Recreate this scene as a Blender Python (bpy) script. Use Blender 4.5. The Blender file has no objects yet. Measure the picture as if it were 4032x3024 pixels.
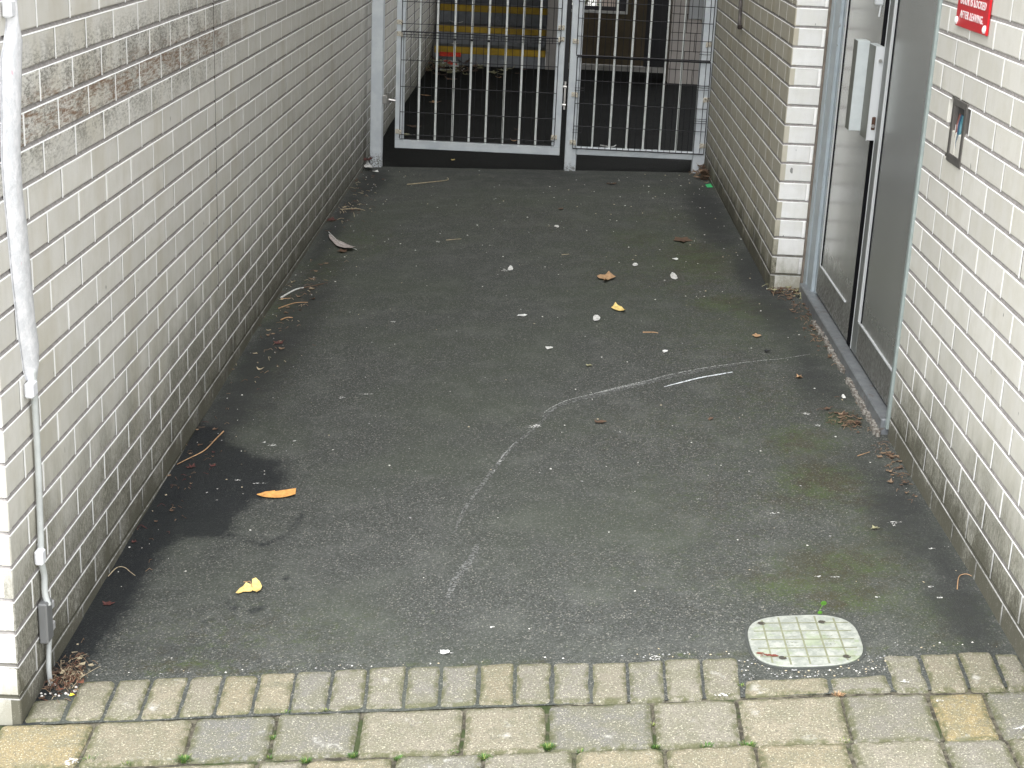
import bpy, math, random
from mathutils import Vector, Matrix, noise
random.seed(7)
C = bpy.data.collections.new("Scene Objects"); bpy.context.scene.collection.children.link(C)
sc = bpy.context.scene
# ------------------------------------------------------------------ camera
F_PX, YAW, PITCH, ROLL = 6080.08, -0.014780, 0.316112, 0.044271
CAM = Vector((1.04852, -2.85797, 1.60341))
fwd = Vector((math.sin(YAW)*math.cos(PITCH), math.cos(YAW)*math.cos(PITCH), -math.sin(PITCH)))
r0 = Vector((math.cos(YAW), -math.sin(YAW), 0)); u0 = r0.cross(fwd)
rt = r0*math.cos(ROLL)+u0*math.sin(ROLL); up = -r0*math.sin(ROLL)+u0*math.cos(ROLL)
cd = bpy.data.cameras.new("camera"); cam = bpy.data.objects.new("camera", cd); sc.collection.objects.link(cam)
cd.sensor_width = 36; cd.lens = 36*F_PX/4032; cd.clip_start = .05; cd.clip_end = 2000
M = Matrix((rt, up, -fwd)).transposed().to_4x4(); M.translation = CAM; cam.matrix_world = M
sc.camera = cam
sc.render.resolution_x = 1024; sc.render.resolution_y = 768
# ------------------------------------------------------------------ light (overcast day)
SUN_EL, SUN_AZ = 62, 200          # degrees; high, from behind the camera
w = bpy.data.worlds.new("World"); sc.world = w; w.use_nodes = True
nt = w.node_tree; nt.nodes.clear()
sky = nt.nodes.new('ShaderNodeTexSky'); sky.sky_type = 'NISHITA'; sky.sun_disc = False
sky.sun_elevation = math.radians(SUN_EL); sky.sun_rotation = math.radians(SUN_AZ)
hs = nt.nodes.new('ShaderNodeHueSaturation'); hs.inputs['Saturation'].default_value = .12
bg = nt.nodes.new('ShaderNodeBackground'); bg.inputs[1].default_value = .15
wo = nt.nodes.new('ShaderNodeOutputWorld')
nt.links.new(sky.outputs[0], hs.inputs['Color']); nt.links.new(hs.outputs[0], bg.inputs[0]); nt.links.new(bg.outputs[0], wo.inputs[0])
ld = bpy.data.lights.new("sun", 'SUN'); ld.energy = 1.0; ld.angle = math.radians(60); ld.color = (1, .975, .94)
sun = bpy.data.objects.new("sun", ld); sc.collection.objects.link(sun)
el, az = math.radians(SUN_EL), math.radians(SUN_AZ)
sdir = Vector((math.sin(az)*math.cos(el), math.cos(az)*math.cos(el), math.sin(el)))
sun.rotation_euler = sdir.to_track_quat('Z', 'Y').to_euler()
sc.view_settings.view_transform = 'Standard'; sc.view_settings.look = 'None'
sc.view_settings.exposure = 2.0; sc.view_settings.gamma = 1
sc.render.engine = 'CYCLES'
# ------------------------------------------------------------------ helpers
def tag(o, label=None, cat=None, group=None, kind=None):
    if label: o['label'] = label
    if cat: o['category'] = cat
    if group: o['group'] = group
    if kind: o['kind'] = kind
    return o
def thing(name, loc, label, cat, group=None):
    o = bpy.data.objects.new(name, None); C.objects.link(o); o.location = loc; o.empty_display_size = .05
    return tag(o, label, cat, group)
class MB:
    def __init__(s): s.v=[]; s.f=[]; s.m=[]; s.a={}; s.smooth=False
    def add(s, vs, fs, mi=0, **attr):
        b=len(s.v); s.v += [tuple(v) for v in vs]; s.f += [tuple(i+b for i in f) for f in fs]; s.m += [mi]*len(fs)
        for k,val in attr.items():
            L=s.a.setdefault(k,{}); 
            for i in range(len(vs)): L[b+i]= val[i] if isinstance(val,(list,tuple)) else val
    def box(s, x0,x1,y0,y1,z0,z1, mi=0, bev=0.0, **k):
        if bev<=0:
            v=[(x,y,z) for x in (x0,x1) for y in (y0,y1) for z in (z0,z1)]
            s.add(v,[(0,1,3,2),(4,6,7,5),(0,4,5,1),(2,3,7,6),(0,2,6,4),(1,5,7,3)],mi,**k); return
        b=bev; X=(x0,x1);Y=(y0,y1);Z=(z0,z1); v=[]; idx={}
        for i in (0,1):
            for j in (0,1):
                for l in (0,1):
                    sx,sy,sz=(1-2*i)*b,(1-2*j)*b,(1-2*l)*b
                    for n,(dx,dy,dz) in enumerate(((0,sy,sz),(sx,0,sz),(sx,sy,0))):
                        idx[i,j,l,n]=len(v); v.append((X[i]+dx,Y[j]+dy,Z[l]+dz))
        f=[]
        for i in (0,1): f.append([idx[i,a,c,0] for a,c in ((0,0),(0,1),(1,1),(1,0))])
        for j in (0,1): f.append([idx[a,j,c,1] for a,c in ((0,0),(0,1),(1,1),(1,0))])
        for l in (0,1): f.append([idx[a,c,l,2] for a,c in ((0,0),(0,1),(1,1),(1,0))])
        for i in (0,1):
            for j in (0,1): f.append([idx[i,j,0,0],idx[i,j,1,0],idx[i,j,1,1],idx[i,j,0,1]])
            for l in (0,1): f.append([idx[i,0,l,0],idx[i,1,l,0],idx[i,1,l,2],idx[i,0,l,2]])
        for j in (0,1):
            for l in (0,1): f.append([idx[0,j,l,1],idx[1,j,l,1],idx[1,j,l,2],idx[0,j,l,2]])
        for i in (0,1):
            for j in (0,1):
                for l in (0,1): f.append([idx[i,j,l,n] for n in range(3)])
        s.add(v,f,mi,**k)
    def tube(s, pts, r, n=6, mi=0, cap=True):
        pts=[Vector(p) for p in pts]; rs = r if isinstance(r,(list,tuple)) else [r]*len(pts)
        vs=[]; fs=[]; pv=None
        for i,p in enumerate(pts):
            t=(pts[min(i+1,len(pts)-1)]-pts[max(i-1,0)]); t=t.normalized() if t.length>1e-9 else Vector((0,0,1))
            a=t.orthogonal().normalized() if pv is None else (pv-t*pv.dot(t)).normalized()
            pv=a; b=t.cross(a)
            for k in range(n):
                an=2*math.pi*k/n; vs.append(p+(a*math.cos(an)+b*math.sin(an))*rs[i])
        for i in range(len(pts)-1):
            for k in range(n): fs.append((i*n+k,i*n+(k+1)%n,(i+1)*n+(k+1)%n,(i+1)*n+k))
        if cap: fs.append(tuple(range(n))[::-1]); fs.append(tuple((len(pts)-1)*n+k for k in range(n)))
        s.add(vs,fs,mi)
    def build(s, name, mats, parent=None, smooth=False):
        me=bpy.data.meshes.new(name); me.from_pydata(s.v,[],s.f)
        if not isinstance(mats,(list,tuple)): mats=[mats]
        for m in mats: me.materials.append(m)
        me.polygons.foreach_set('material_index', s.m)
        for k,L in s.a.items():
            at=me.attributes.new(k,'FLOAT','POINT'); at.data.foreach_set('value',[float(L.get(i,0)) for i in range(len(s.v))])
        if smooth: me.polygons.foreach_set('use_smooth',[True]*len(me.polygons))
        me.update()
        import bmesh as _b
        bm=_b.new(); bm.from_mesh(me); _b.ops.recalc_face_normals(bm,faces=bm.faces) if len(s.f)<60000 and not getattr(s,'keepn',False) else None; bm.to_mesh(me); bm.free()
        o=bpy.data.objects.new(name,me); C.objects.link(o)
        if parent is not None:
            o.parent=parent      # meshes are written in world coordinates
            if parent.type=='EMPTY': o.matrix_parent_inverse=Matrix.Translation(-parent.location)
        return o
def interp(x, xs, ys):
    if x<=xs[0]: return ys[0]
    for i in range(1,len(xs)):
        if x<=xs[i]: return ys[i-1]+(ys[i]-ys[i-1])*(x-xs[i-1])/(xs[i]-xs[i-1])
    return ys[-1]
def gl(y): return interp(y,[-3,-.5,0,.2,.85,1.7,2.6,4.4,6.1,7.5,12],[-.22,-.16,-.143,-.128,-.10,-.078,-.045,-.025,-.036,0,.02])
def gr(y): return interp(y,[-3,-.5,0,.5,1.0,1.5,2.3,3.2,4.5,5.2,6.1,7.5,12],[0.0,.05,.068,.075,.068,.068,.075,.07,.06,.055,.022,.01,.02])
def G(x,y):
    t=max(-1,min(2,x/2.05)); return gl(y)*(1-t)+gr(y)*t
def nz(x,y,z=0): return noise.noise(Vector((x,y,z)))
def sstep(a,b,x):
    t=max(0,min(1,(x-a)/(b-a))); return t*t*(3-2*t)
# ------------------------------------------------------------------ node material helpers
class NM:
    def __init__(s,name):
        s.m=bpy.data.materials.new(name); s.m.use_nodes=True; s.t=s.m.node_tree; s.t.nodes.clear()
        s.out=s.t.nodes.new('ShaderNodeOutputMaterial'); s.p=s.t.nodes.new('ShaderNodeBsdfPrincipled')
        s.t.links.new(s.p.outputs[0],s.out.inputs[0]); s.g=None
    def n(s,ty,**k):
        n=s.t.nodes.new(ty)
        for a,b in k.items(): setattr(n,a,b)
        return n
    def l(s,a,b): s.t.links.new(a,b)
    def pos(s):
        if s.g is None: s.g=s.n('ShaderNodeNewGeometry')
        return s.g.outputs['Position']
    def noise(s,scale,detail=3,rough=.6,sc3=None,dist=0):
        v=s.pos()
        if sc3:
            mp=s.n('ShaderNodeMapping'); mp.inputs['Scale'].default_value=sc3; s.l(v,mp.inputs[0]); v=mp.outputs[0]
        n=s.n('ShaderNodeTexNoise'); n.inputs['Scale'].default_value=scale; n.inputs['Detail'].default_value=detail
        n.inputs['Roughness'].default_value=rough; n.inputs['Distortion'].default_value=dist; s.l(v,n.inputs['Vector']); return n.outputs[0]
    def vor(s,scale,feat='F1',out=0,sc3=None):
        v=s.pos()
        if sc3:
            mp=s.n('ShaderNodeMapping'); mp.inputs['Scale'].default_value=sc3; s.l(v,mp.inputs[0]); v=mp.outputs[0]
        n=s.n('ShaderNodeTexVoronoi',feature=feat); n.inputs['Scale'].default_value=scale; s.l(v,n.inputs['Vector']); return n.outputs[out]
    def ramp(s,fac,stops):
        r=s.n('ShaderNodeValToRGB'); e=r.color_ramp.elements
        while len(e)<len(stops): e.new(.5)
        for i,(p,c) in enumerate(stops):
            e[i].position=p; e[i].color=(c,c,c,1) if not isinstance(c,(tuple,list)) else (*c,1)
        s.l(fac,r.inputs[0]); return r.outputs[0]
    def math(s,op,a,b=None,c=None,clamp=False):
        n=s.n('ShaderNodeMath',operation=op); n.use_clamp=clamp
        for i,x in enumerate((a,b,c)):
            if x is None: continue
            if isinstance(x,(int,float)): n.inputs[i].default_value=x
            else: s.l(x,n.inputs[i])
        return n.outputs[0]
    def mr(s,v,a,b,c=0,d=1,smooth=True):
        n=s.n('ShaderNodeMapRange'); n.interpolation_type='SMOOTHSTEP' if smooth else 'LINEAR'
        s.l(v,n.inputs[0])
        for i,x in enumerate((a,b,c,d)): n.inputs[i+1].default_value=x
        return n.outputs[0]
    def mix(s,f,a,b,mode='MIX'):
        n=s.n('ShaderNodeMix',data_type='RGBA',blend_type=mode)
        if isinstance(f,(int,float)): n.inputs[0].default_value=f
        else: s.l(f,n.inputs[0])
        for i,x in ((6,a),(7,b)):
            if isinstance(x,(tuple,list)): n.inputs[i].default_value=(*x,1)
            else: s.l(x,n.inputs[i])
        return n.outputs[2]
    def attr(s,name):
        n=s.n('ShaderNodeAttribute'); n.attribute_name=name; return n.outputs['Fac']
    def sep(s):
        n=s.n('ShaderNodeSeparateXYZ'); s.l(s.pos(),n.inputs[0]); return n.outputs
    def bump(s,h,strength=.5,dist=.002):
        b=s.n('ShaderNodeBump'); b.inputs['Strength'].default_value=strength; b.inputs['Distance'].default_value=dist
        s.l(h,b.inputs['Height']); s.l(b.outputs[0],s.p.inputs['Normal'])
    def set(s,color=None,rough=None,metal=None,spec=None):
        for k,x in (('Base Color',color),('Roughness',rough),('Metallic',metal),('Specular IOR Level',spec)):
            if x is None: continue
            if isinstance(x,(tuple,list)): s.p.inputs[k].default_value=(*x,1)
            elif isinstance(x,(int,float)): s.p.inputs[k].default_value=x
            else: s.l(x,s.p.inputs[k])
        return s
def simple(name,col,rough=.6,metal=0,spec=.5,var=.0,vs=30,bump=0,bs=200,dirt=None):
    m=NM(name); c=col
    if var>0:
        nf=m.noise(vs,4,.65); c=m.mix(m.ramp(nf,[(.3,0.),(.7,1.)]),[x*(1-var) for x in col],[min(1,x*(1+var)) for x in col])
    if dirt: 
        dm=m.ramp(m.noise(dirt[1],5,.7),[(dirt[2],0.),(dirt[2]+.12,1.)]); c=m.mix(dm,c,dirt[0])
    m.set(c,rough,metal,spec)
    if bump>0: m.bump(m.noise(bs,3,.6),bump,.001)
    return m.m
# ------------------------------------------------------------------ brick materials
def brick_mat(name,base,stain=False,dirtcol=(.075,.072,.05),lim=(.05,.42),warm=0):
    m=NM(name); up_=m.attr('up'); tint=m.attr('tint')
    c=m.mix(tint,[x*.93 for x in base],[min(1,x*1.05) for x in base])
    c=m.mix(m.mr(m.noise(14,4,.6),.35,.7,0,.45),c,[base[0]*.86,base[1]*.85,base[2]*.78])
    # fine vertical drip texture and pitting
    c=m.mix(m.mr(m.noise(60,3,.6,(1,1,.12)),.45,.75,0,.16),c,[x*.72 for x in base])
    c=m.mix(m.mr(m.noise(420,2,.5),.55,.75,0,.22),c,[x*.6 for x in base])
    # sparse black scuffs
    c=m.mix(m.mr(m.noise(38,2,.5,(1,1,.5)),.745,.78,0,.75),c,(.10,.10,.095))
    if warm: c=m.mix(m.mr(m.noise(5,3,.6,(1,1,.25)),.5,.68,0,warm),c,(.36,.30,.16))
    # splash-back grime rising from the ground
    n1=m.noise(7,5,.7,(1,1,.45)); n2=m.noise(170,3,.7,(1,1,.35))
    h=m.math('ADD',up_,m.math('MULTIPLY',m.math('SUBTRACT',n1,.5),-.42))
    wide=m.math('MULTIPLY',m.mr(h,lim[0]*.5,lim[1]*1.7,.55,0),m.mr(n1,.3,.6,.5,1))
    c=m.mix(wide,c,(.24,.235,.17))
    d=m.mr(h,lim[0],lim[1],1.15,0)
    d=m.math('MULTIPLY',m.math('MULTIPLY',d,m.mr(m.noise(300,3,.7),.35,.6,.55,1)),m.math('ADD',m.mr(n2,.3,.62,.30,1),m.mr(h,0,.12,.6,0)),clamp=True)
    c=m.mix(m.math('MULTIPLY',d,.90),c,dirtcol)
    vc=m.vor(95,'F1',0); c=m.mix(m.math('MULTIPLY',m.mr(vc,.04,.12,.5,0),m.mr(m.noise(4,3,.6),.45,.65)),c,(.20,.19,.16))
    if stain:
        o=m.sep(); z=o[2]; y=o[1]
        ny=m.noise(22,5,.75,(1,.35,1.6)); nf=m.noise(130,4,.75,(1,.4,1.2)); 
        ymask=m.mr(m.math('ADD',y,m.math('MULTIPLY',nf,.5)),2.0,3.1,1,0)
        zz=m.math('ADD',z,m.math('MULTIPLY',m.math('SUBTRACT',ny,.5),.03))
        def band(a,b,cc,dd): return m.math('MULTIPLY',m.mr(zz,a,b),m.mr(zz,cc,dd,1,0))
        gm=m.math('MULTIPLY',m.math('MULTIPLY',band(.93,1.05,1.19,1.28),ymask),m.mr(m.math('ADD',m.math('MULTIPLY',nf,.6),m.math('MULTIPLY',m.noise(9,4,.7),.4)),.44,.60,0,.8))
        c=m.mix(gm,c,(.13,.125,.105))
        bm_=m.math('MULTIPLY',m.math('MULTIPLY',band(1.035,1.06,1.11,1.175),ymask),m.mr(m.math('ADD',m.math('MULTIPLY',m.noise(70,5,.8,(1,.25,2.0)),.65),m.math('MULTIPLY',m.noise(16,4,.7,(1,.3,1)),.35)),.45,.60,0,.95))
        c=m.mix(bm_,c,(.19,.105,.055))
        wf=m.math('MULTIPLY',m.math('MULTIPLY',band(.95,1.0,1.2,1.28),ymask),m.mr(m.noise(120,3,.7,(1,1,.3)),.62,.68,0,.8)); c=m.mix(wf,c,(.85,.85,.83))
    m.set(c,.62,0,.35)
    m.bump(m.math('ADD',m.noise(900,2,.5),m.noise(60,3,.5)),.22,.0012)
    return m.m
B_LEFT=brick_mat('pale_brick_left',(.665,.650,.610),stain=True,warm=.20,lim=(.13,.50))
B_RIN =brick_mat('shaded_brick_inner',(.51,.48,.40),warm=.34,lim=(.0,.26))  # darker, warmer copy of the brick: weaker light inside put into its colour
B_FRONT=brick_mat('pale_brick_front',(.665,.652,.605),lim=(.02,.34),warm=.10)
B_END=brick_mat('lit_brick_end',(.74,.74,.725),lim=(-.08,.12),dirtcol=(.30,.29,.24))  # whiter copy of the brick: light on camera-facing ends put into its colour
def mortar(name,c1,c2,dirtcol=(.07,.068,.05),amt=.9):
    m=NM(name); up_=m.attr('up')
    c=m.mix(m.ramp(m.noise(70,4,.7),[(.35,0.),(.65,1.)]),c1,c2)
    n1=m.noise(9,4,.7); h=m.math('ADD',up_,m.math('MULTIPLY',m.math('SUBTRACT',n1,.5),-.3))
    c=m.mix(m.mr(h,.02,.30,amt,0),c,dirtcol); c=m.mix(m.math('MULTIPLY',m.mr(h,-.02,.13,.9,0),m.mr(m.noise(55,4,.7),.3,.6,.3,1)),c,dirtcol)
    m.set(c,.9,0,.2); m.bump(m.noise(400,3,.6),.5,.0015); return m.m
MORT=mortar('grey_bed_mortar',(.25,.235,.225),(.37,.35,.34))
MORTW=mortar('white_mortar',(.90,.90,.885),(.99,.99,.98),amt=.50)
CRACK=simple('dark_sealant',(.09,.08,.07),.9)
# ------------------------------------------------------------------ brick wall builder
CH=.075
def brick_wall(mb, axis, plane, s0, s1, z0, z1, zoff, out, start=0.0, L=.225, gf=None, flip=0, holes=(), low=-.22, jit=.0006, rec=.0062):
    """axis 'y': wall plane X=plane running along Y, outward normal = out*X; axis 'x': plane Y=plane along X."""
    bj=.0098; hj=.0074
    k0=math.floor((z0-zoff)/CH); k1=math.ceil((z1-zoff)/CH)
    def P(s,d,z):  # d = depth out of the wall plane
        return (plane+out*d, s, z) if axis=='y' else (s, plane+out*d, z)
    def upv(s,z):
        x,y=(plane,s) if axis=='y' else (s,plane)
        return z-G(x,y)
    def inhole(s,z):
        for a,b,c,d in holes:
            if a<s<b and c<z<d: return True
        return False
    for k in range(k0,k1):
        zb=zoff+k*CH; zt=zb+CH-bj
        # bed joint: recessed grey strip with a pale lip on the arris below
        a,b=max(s0,s0),s1
        segs=max(1,int((b-a)/.075))
        for i in range(segs):
            u0_=a+(b-a)*i/segs; u1_=a+(b-a)*(i+1)/segs
            if inhole((u0_+u1_)/2,zt): continue
            lip0=.0002+.0010*nz(u0_*31,k*3.1,plane); lip1=.0002+.0010*nz(u1_*31,k*3.1,plane)
            vs=[P(u0_,-.0035,zt+bj+.0004),P(u1_,-.0035,zt+bj+.0004),P(u1_,-.0062,zt+bj*.5),P(u0_,-.0062,zt+bj*.5),
                P(u1_,-.0062,zt-.001),P(u0_,-.0062,zt-.001)]
            zz=zt+bj
            uu=[upv(u0_,zz),upv(u1_,zz)]*3
            # grey upper part
            vs=[P(u0_,-rec,zt+bj+.001),P(u1_,-rec,zt+bj+.001),P(u1_,-.0008,zt+lip1+.0013),P(u0_,-.0008,zt+lip0+.0013)]
            mb.add(vs,[(0,1,2,3)],1,up=[upv(u0_,zz),upv(u1_,zz),upv(u1_,zz),upv(u0_,zz)],tint=.5)
            vs=[P(u0_,-.0008,zt+lip0+.0013),P(u1_,-.0008,zt+lip1+.0013),P(u1_,.0002,zt-.0012),P(u0_,.0002,zt-.0012)]
            mb.add(vs,[(0,1,2,3)],2,up=[upv(u0_,zz),upv(u1_,zz),upv(u1_,zz),upv(u0_,zz)],tint=.5)
        # bricks
        st=s0+start-(L/2 if (k+flip)%2 else 0)
        n=math.floor((s0-st)/L); s=st+n*L
        while s<s1-1e-4:
            a=max(s,s0); b=min(s+L,s1); s+=L
            if b-a<.012: continue
            if inhole((a+b)/2,(zb+zt)/2): continue
            if zt<G(*( (plane,(a+b)/2) if axis=='y' else ((a+b)/2,plane)))-.09: continue
            ja=hj/2 if a>s0+1e-4 else 0; jb=hj/2 if b<s1-1e-4 else 0
            e=jit; r=random.uniform
            aa=a+ja+r(-.0005,.0005); bb=b-jb+r(-.0005,.0005); dz=r(-.0007,.0007); dd=r(-e,e); c_=.0022+.0012*random.random()
            tn=random.random()
            ring=lambda ins,d:[P(aa+ins,d,zb+ins+dz),P(bb-ins,d,zb+ins+dz),P(bb-ins,d,zt-ins+dz),P(aa+ins,d,zt-ins+dz)]
            vs=ring(0,-.02)+ring(0,dd-c_*.7)+ring(c_,dd)
            fs=[(8,9,10,11)]
            for q_ in range(4):
                fs.append((q_,(q_+1)%4,4+(q_+1)%4,4+q_)); fs.append((4+q_,4+(q_+1)%4,8+(q_+1)%4,8+q_))
            mb.add(vs,fs,0,up=[upv(aa,zb),upv(bb,zb),upv(bb,zt),upv(aa,zt)]*3,tint=tn)
            # head joint strip
            if jb and not inhole(b+.01,(zb+zt)/2):
                j0=b-hj/2-.0008; j1=b+hj/2+.0008; d=-.0002+r(-.0004,.0006)
                mb.add([P(j0,d,zb-.001),P(j1,d,zb-.001),P(j1,d,zt),P(j0,d,zt)],[(0,1,2,3)],2,up=[upv(b,zb)]*2+[upv(b,zt)]*2,tint=.5)
BR=lambda m:[m,MORT,MORTW,CRACK]
# ================================================================== STRUCTURE: buildings
HT=8.5; CEILY=6.16
# left building
lb=thing('brick_building',(0,0,gl(0)),'pale grey brick wall along the left side, rust and lichen stained near its top','wall')
mb=MB(); brick_wall(mb,'y',0.0,0.0,11.3,-.3,2.7,0.0,1)
# expansion joint
for i in range(40):
    z0=.28+i*.062; z1=z0+.062
    if z0>2.6: break
    y=2.0262+.0012*nz(i*.7,1.3); w_=.0006+.0008*abs(nz(i*1.3,5)); mb.box(-.004,.0012,y-w_,y+w_,z0,z1+.0005,3,up=z0,tint=.5)
mb.build('side_wall',BR(B_LEFT),lb)
mb=MB(); brick_wall(mb,'x',0.0,-.9,-.0015,-.35,2.7,0.0,-1,start=.9-.0015,flip=1); mb.build('end_wall',BR(B_END),lb)
PLAST=simple('pale_render',(.5,.5,.47),.8,var=.1)
mb=MB(); mb.box(-4,-.011,.011,11.3,-.6,2.7); mb.box(-4,0,0,6.5,2.7,HT); mb.build('upper_storey',PLAST,lb)
# right building: inner wall, pier end, front wall
rb=thing('brick_building',(2.3,1.0,gr(1)),'pale brick walls on the right, carrying the grey metal door','wall')
XR,YP,XD=1.980,3.228,2.107; ZR=.138-.075*5
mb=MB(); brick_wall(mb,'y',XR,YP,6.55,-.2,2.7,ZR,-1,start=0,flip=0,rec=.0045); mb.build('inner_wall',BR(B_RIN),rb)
mb=MB(); brick_wall(mb,'x',YP,XR+.0015,XD+.02,-.2,2.7,ZR,-1,start=0,L=.225,flip=0); 
mb.build('pier_end',BR(B_END),rb)
LBH=(1.083,1.228,.947,1.112)
mb=MB(); brick_wall(mb,'y',XD,-.3,1.488,-.2,2.7,ZR,-1,start=.0,flip=1,holes=[LBH],rec=.0030); mb.build('front_wall',BR(B_FRONT),rb)
mb=MB(); mb.box(2.118,5,-.3,1.46,-.5,.93); mb.box(2.118,5,-.3,1.46,1.13,2.7); mb.box(2.15,5,-.3,1.46,.93,1.13)
mb.box(2.118,5,-.3,1.075,.93,1.13);mb.box(2.118,5,1.236,1.46,.93,1.13)
mb.box(1.992,5,YP+.01,6.5,-.5,2.7); mb.box(2.30,5,1.46,YP+.01,-.5,2.7); mb.box(2.12,2.30,1.46,YP+.01,2.2,2.7); mb.box(1.99,5,-.3,6.5,2.7,HT)
mb.build('upper_storey',PLAST,rb)
# ================================================================== ASPHALT
def poly_in(p,poly):
    x,y=p; c=False; n=len(poly)
    for i in range(n):
        x1,y1=poly[i]; x2,y2=poly[(i+1)%n]
        if (y1>y)!=(y2>y) and x<(x2-x1)*(y-y1)/(y2-y1)+x1: c=not c
    return c
def pdist(p,poly,closed=True):
    best=9; n=len(poly)
    for i in range(n if closed else n-1):
        ax,ay=poly[i]; bx,by=poly[(i+1)%n]; dx,dy=bx-ax,by-ay
        t=max(0,min(1,((p[0]-ax)*dx+(p[1]-ay)*dy)/(dx*dx+dy*dy+1e-12)))
        best=min(best,math.hypot(p[0]-ax-t*dx,p[1]-ay-t*dy))
    return best
WET=[(-.05,1.75),(.051,1.70),(.143,1.55),(.227,1.45),(.318,1.391),(.356,1.263),(.345,1.174),(.300,1.099),(.261,.998),(.279,.873),(.216,.86),(.142,.864),(.118,.776),(.104,.647),(.110,.5),(.104,.43),(.088,.36),(.095,.28),(.070,.2),(-.05,.15)]
RING=[(.279,.875),(.30,.85),(.322,.837),(.367,.812),(.409,.857),(.431,.925),(.440,1.02)]
DOTS=[(.27,.80,.014),(.46,.62,.014),(.34,.50,.015),(.36,.475,.018),(.41,.45,.03),(.31,.41,.022),(.43,.475,.012)]
MOSSP=[(1.75,2.6,.3,.5,.35),(1.8,1.9,.2,.4,.35),(1.9,2.9,.12,.2,.7),(1.55,1.0,.25,.35,.3),(1.5,3.6,.3,.6,.38),(.8,4.8,.5,.6,.25),(.12,3.0,.15,.7,.35),(.10,2.2,.12,.5,.35),(1.0,5.5,.7,.4,.2),(1.95,.75,.08,.3,.5),(1.50,4.18,.16,.25,.5),(1.74,3.75,.17,.4,.75),(1.64,3.3,.16,.22,.45),(1.80,3.02,.14,.12,.85),(1.66,4.7,.2,.25,.4),(1.10,4.5,.25,.4,.28),(.45,5.1,.22,.4,.25),(1.2,3.7,.3,.35,.2),
 (1.85,1.46,.10,.14,.75),(1.86,1.15,.11,.14,.9),(1.79,1.03,.13,.10,.55),(2.0,1.66,.05,.08,.85),(1.95,1.0,.08,.10,.6),(1.82,.6,.14,.10,.85),(1.72,.5,.13,.08,.85),(1.80,.42,.12,.07,.8),(1.86,.58,.09,.06,.7),(2.01,.33,.08,.10,.6),(2.0,.2,.08,.05,.5),
 (.05,3.0,.08,.25,.6),(.11,2.30,.09,.22,.55),(.2,4.1,.18,.35,.45),(.11,3.6,.09,.3,.6),(.12,1.6,.08,.3,.25),(.45,.33,.3,.14,.35),(.30,.21,.12,.03,.6),(.9,2.6,.5,.5,.10),(1.6,1.6,.35,.4,.28),(1.5,.6,.3,.3,.22),(.55,4.2,.3,.3,.18)]
GRIME_SHADE=[(.12,2.6,.14,1.6,.6),(.08,1.9,.10,.5,.8),(1.97,2.9,.12,.5,.7),(1.99,2.1,.10,.6,.6),(2.02,.9,.10,.5,.7),(2.04,.3,.08,.3,.7),(1.1,5.8,1.0,.5,.45),(.3,.28,.3,.1,.3),(1.88,4.8,.12,1.1,.8),(1.95,3.5,.09,.5,.9),(1.9,3.0,.12,.2,.5),(.06,4.6,.06,1.3,.7),(.1,5.6,.1,.5,.9),(.09,2.3,.10,.7,.8),(2.0,1.2,.10,.3,.45),(2.06,.5,.06,.5,.7),(2.0,2.4,.12,.7,.35),(1.05,6.0,1.2,.25,.5),(.06,1.0,.06,.8,.5)]  # wall-foot grime; broad patches before the gate paint in the dimmer far light
mb=MB(); dx=.02; NX=int(2.16/dx); y0=-.005; NY=int((6.13-y0)/dx)
vs=[];wet=[];moss=[];gri=[]
for j in range(NY+1):
    y=y0+j*dx
    for i in range(NX+1):
        x=-.02+i*dx; 
        if y<.0: yy=y
        vs.append((x,y,G(x,y)+.0016*nz(x*6,y*6)+.0008*nz(x*23,y*23)))
        d=pdist((x,y),WET); s=(1 if poly_in((x,y),WET) else -1)*d
        wv=.5+s*7
        wv=max(wv,.58-max(0,pdist((x,y),RING,False)-.006)*24)
        for a,b,r in DOTS: wv=max(wv,.62-max(0,math.hypot((x-a),(y-b)*.8)-r*.35)*22)
        wv=max(wv, .8*sstep(.10,.0,x+.02*nz(y*3,2))*sstep(3.4,.3,y) )
        wet.append(max(0,min(1,wv)))
        mv=0
        for a,b,rx,ry,am in MOSSP: mv=max(mv,am*math.exp(-((x-a)/(rx*1.35))**2-((y-b)/(ry*1.35))**2))
        mv=max(mv,.55*sstep(.03,0,abs(y-.17))*(nz(x*9,3)>.05)); moss.append(mv)
        gv=0
        for a,b,rx,ry,am in GRIME_SHADE: gv=max(gv,am*math.exp(-((x-a)/rx)**2-((y-b)/ry)**2))
        gri.append(gv)
fs=[(j*(NX+1)+i,j*(NX+1)+i+1,(j+1)*(NX+1)+i+1,(j+1)*(NX+1)+i) for j in range(NY) for i in range(NX)]
mb.add(vs,fs,0,wet=wet,moss=moss,grime=gri)  # grime holds wall-foot grime and the dimmer far light
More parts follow.
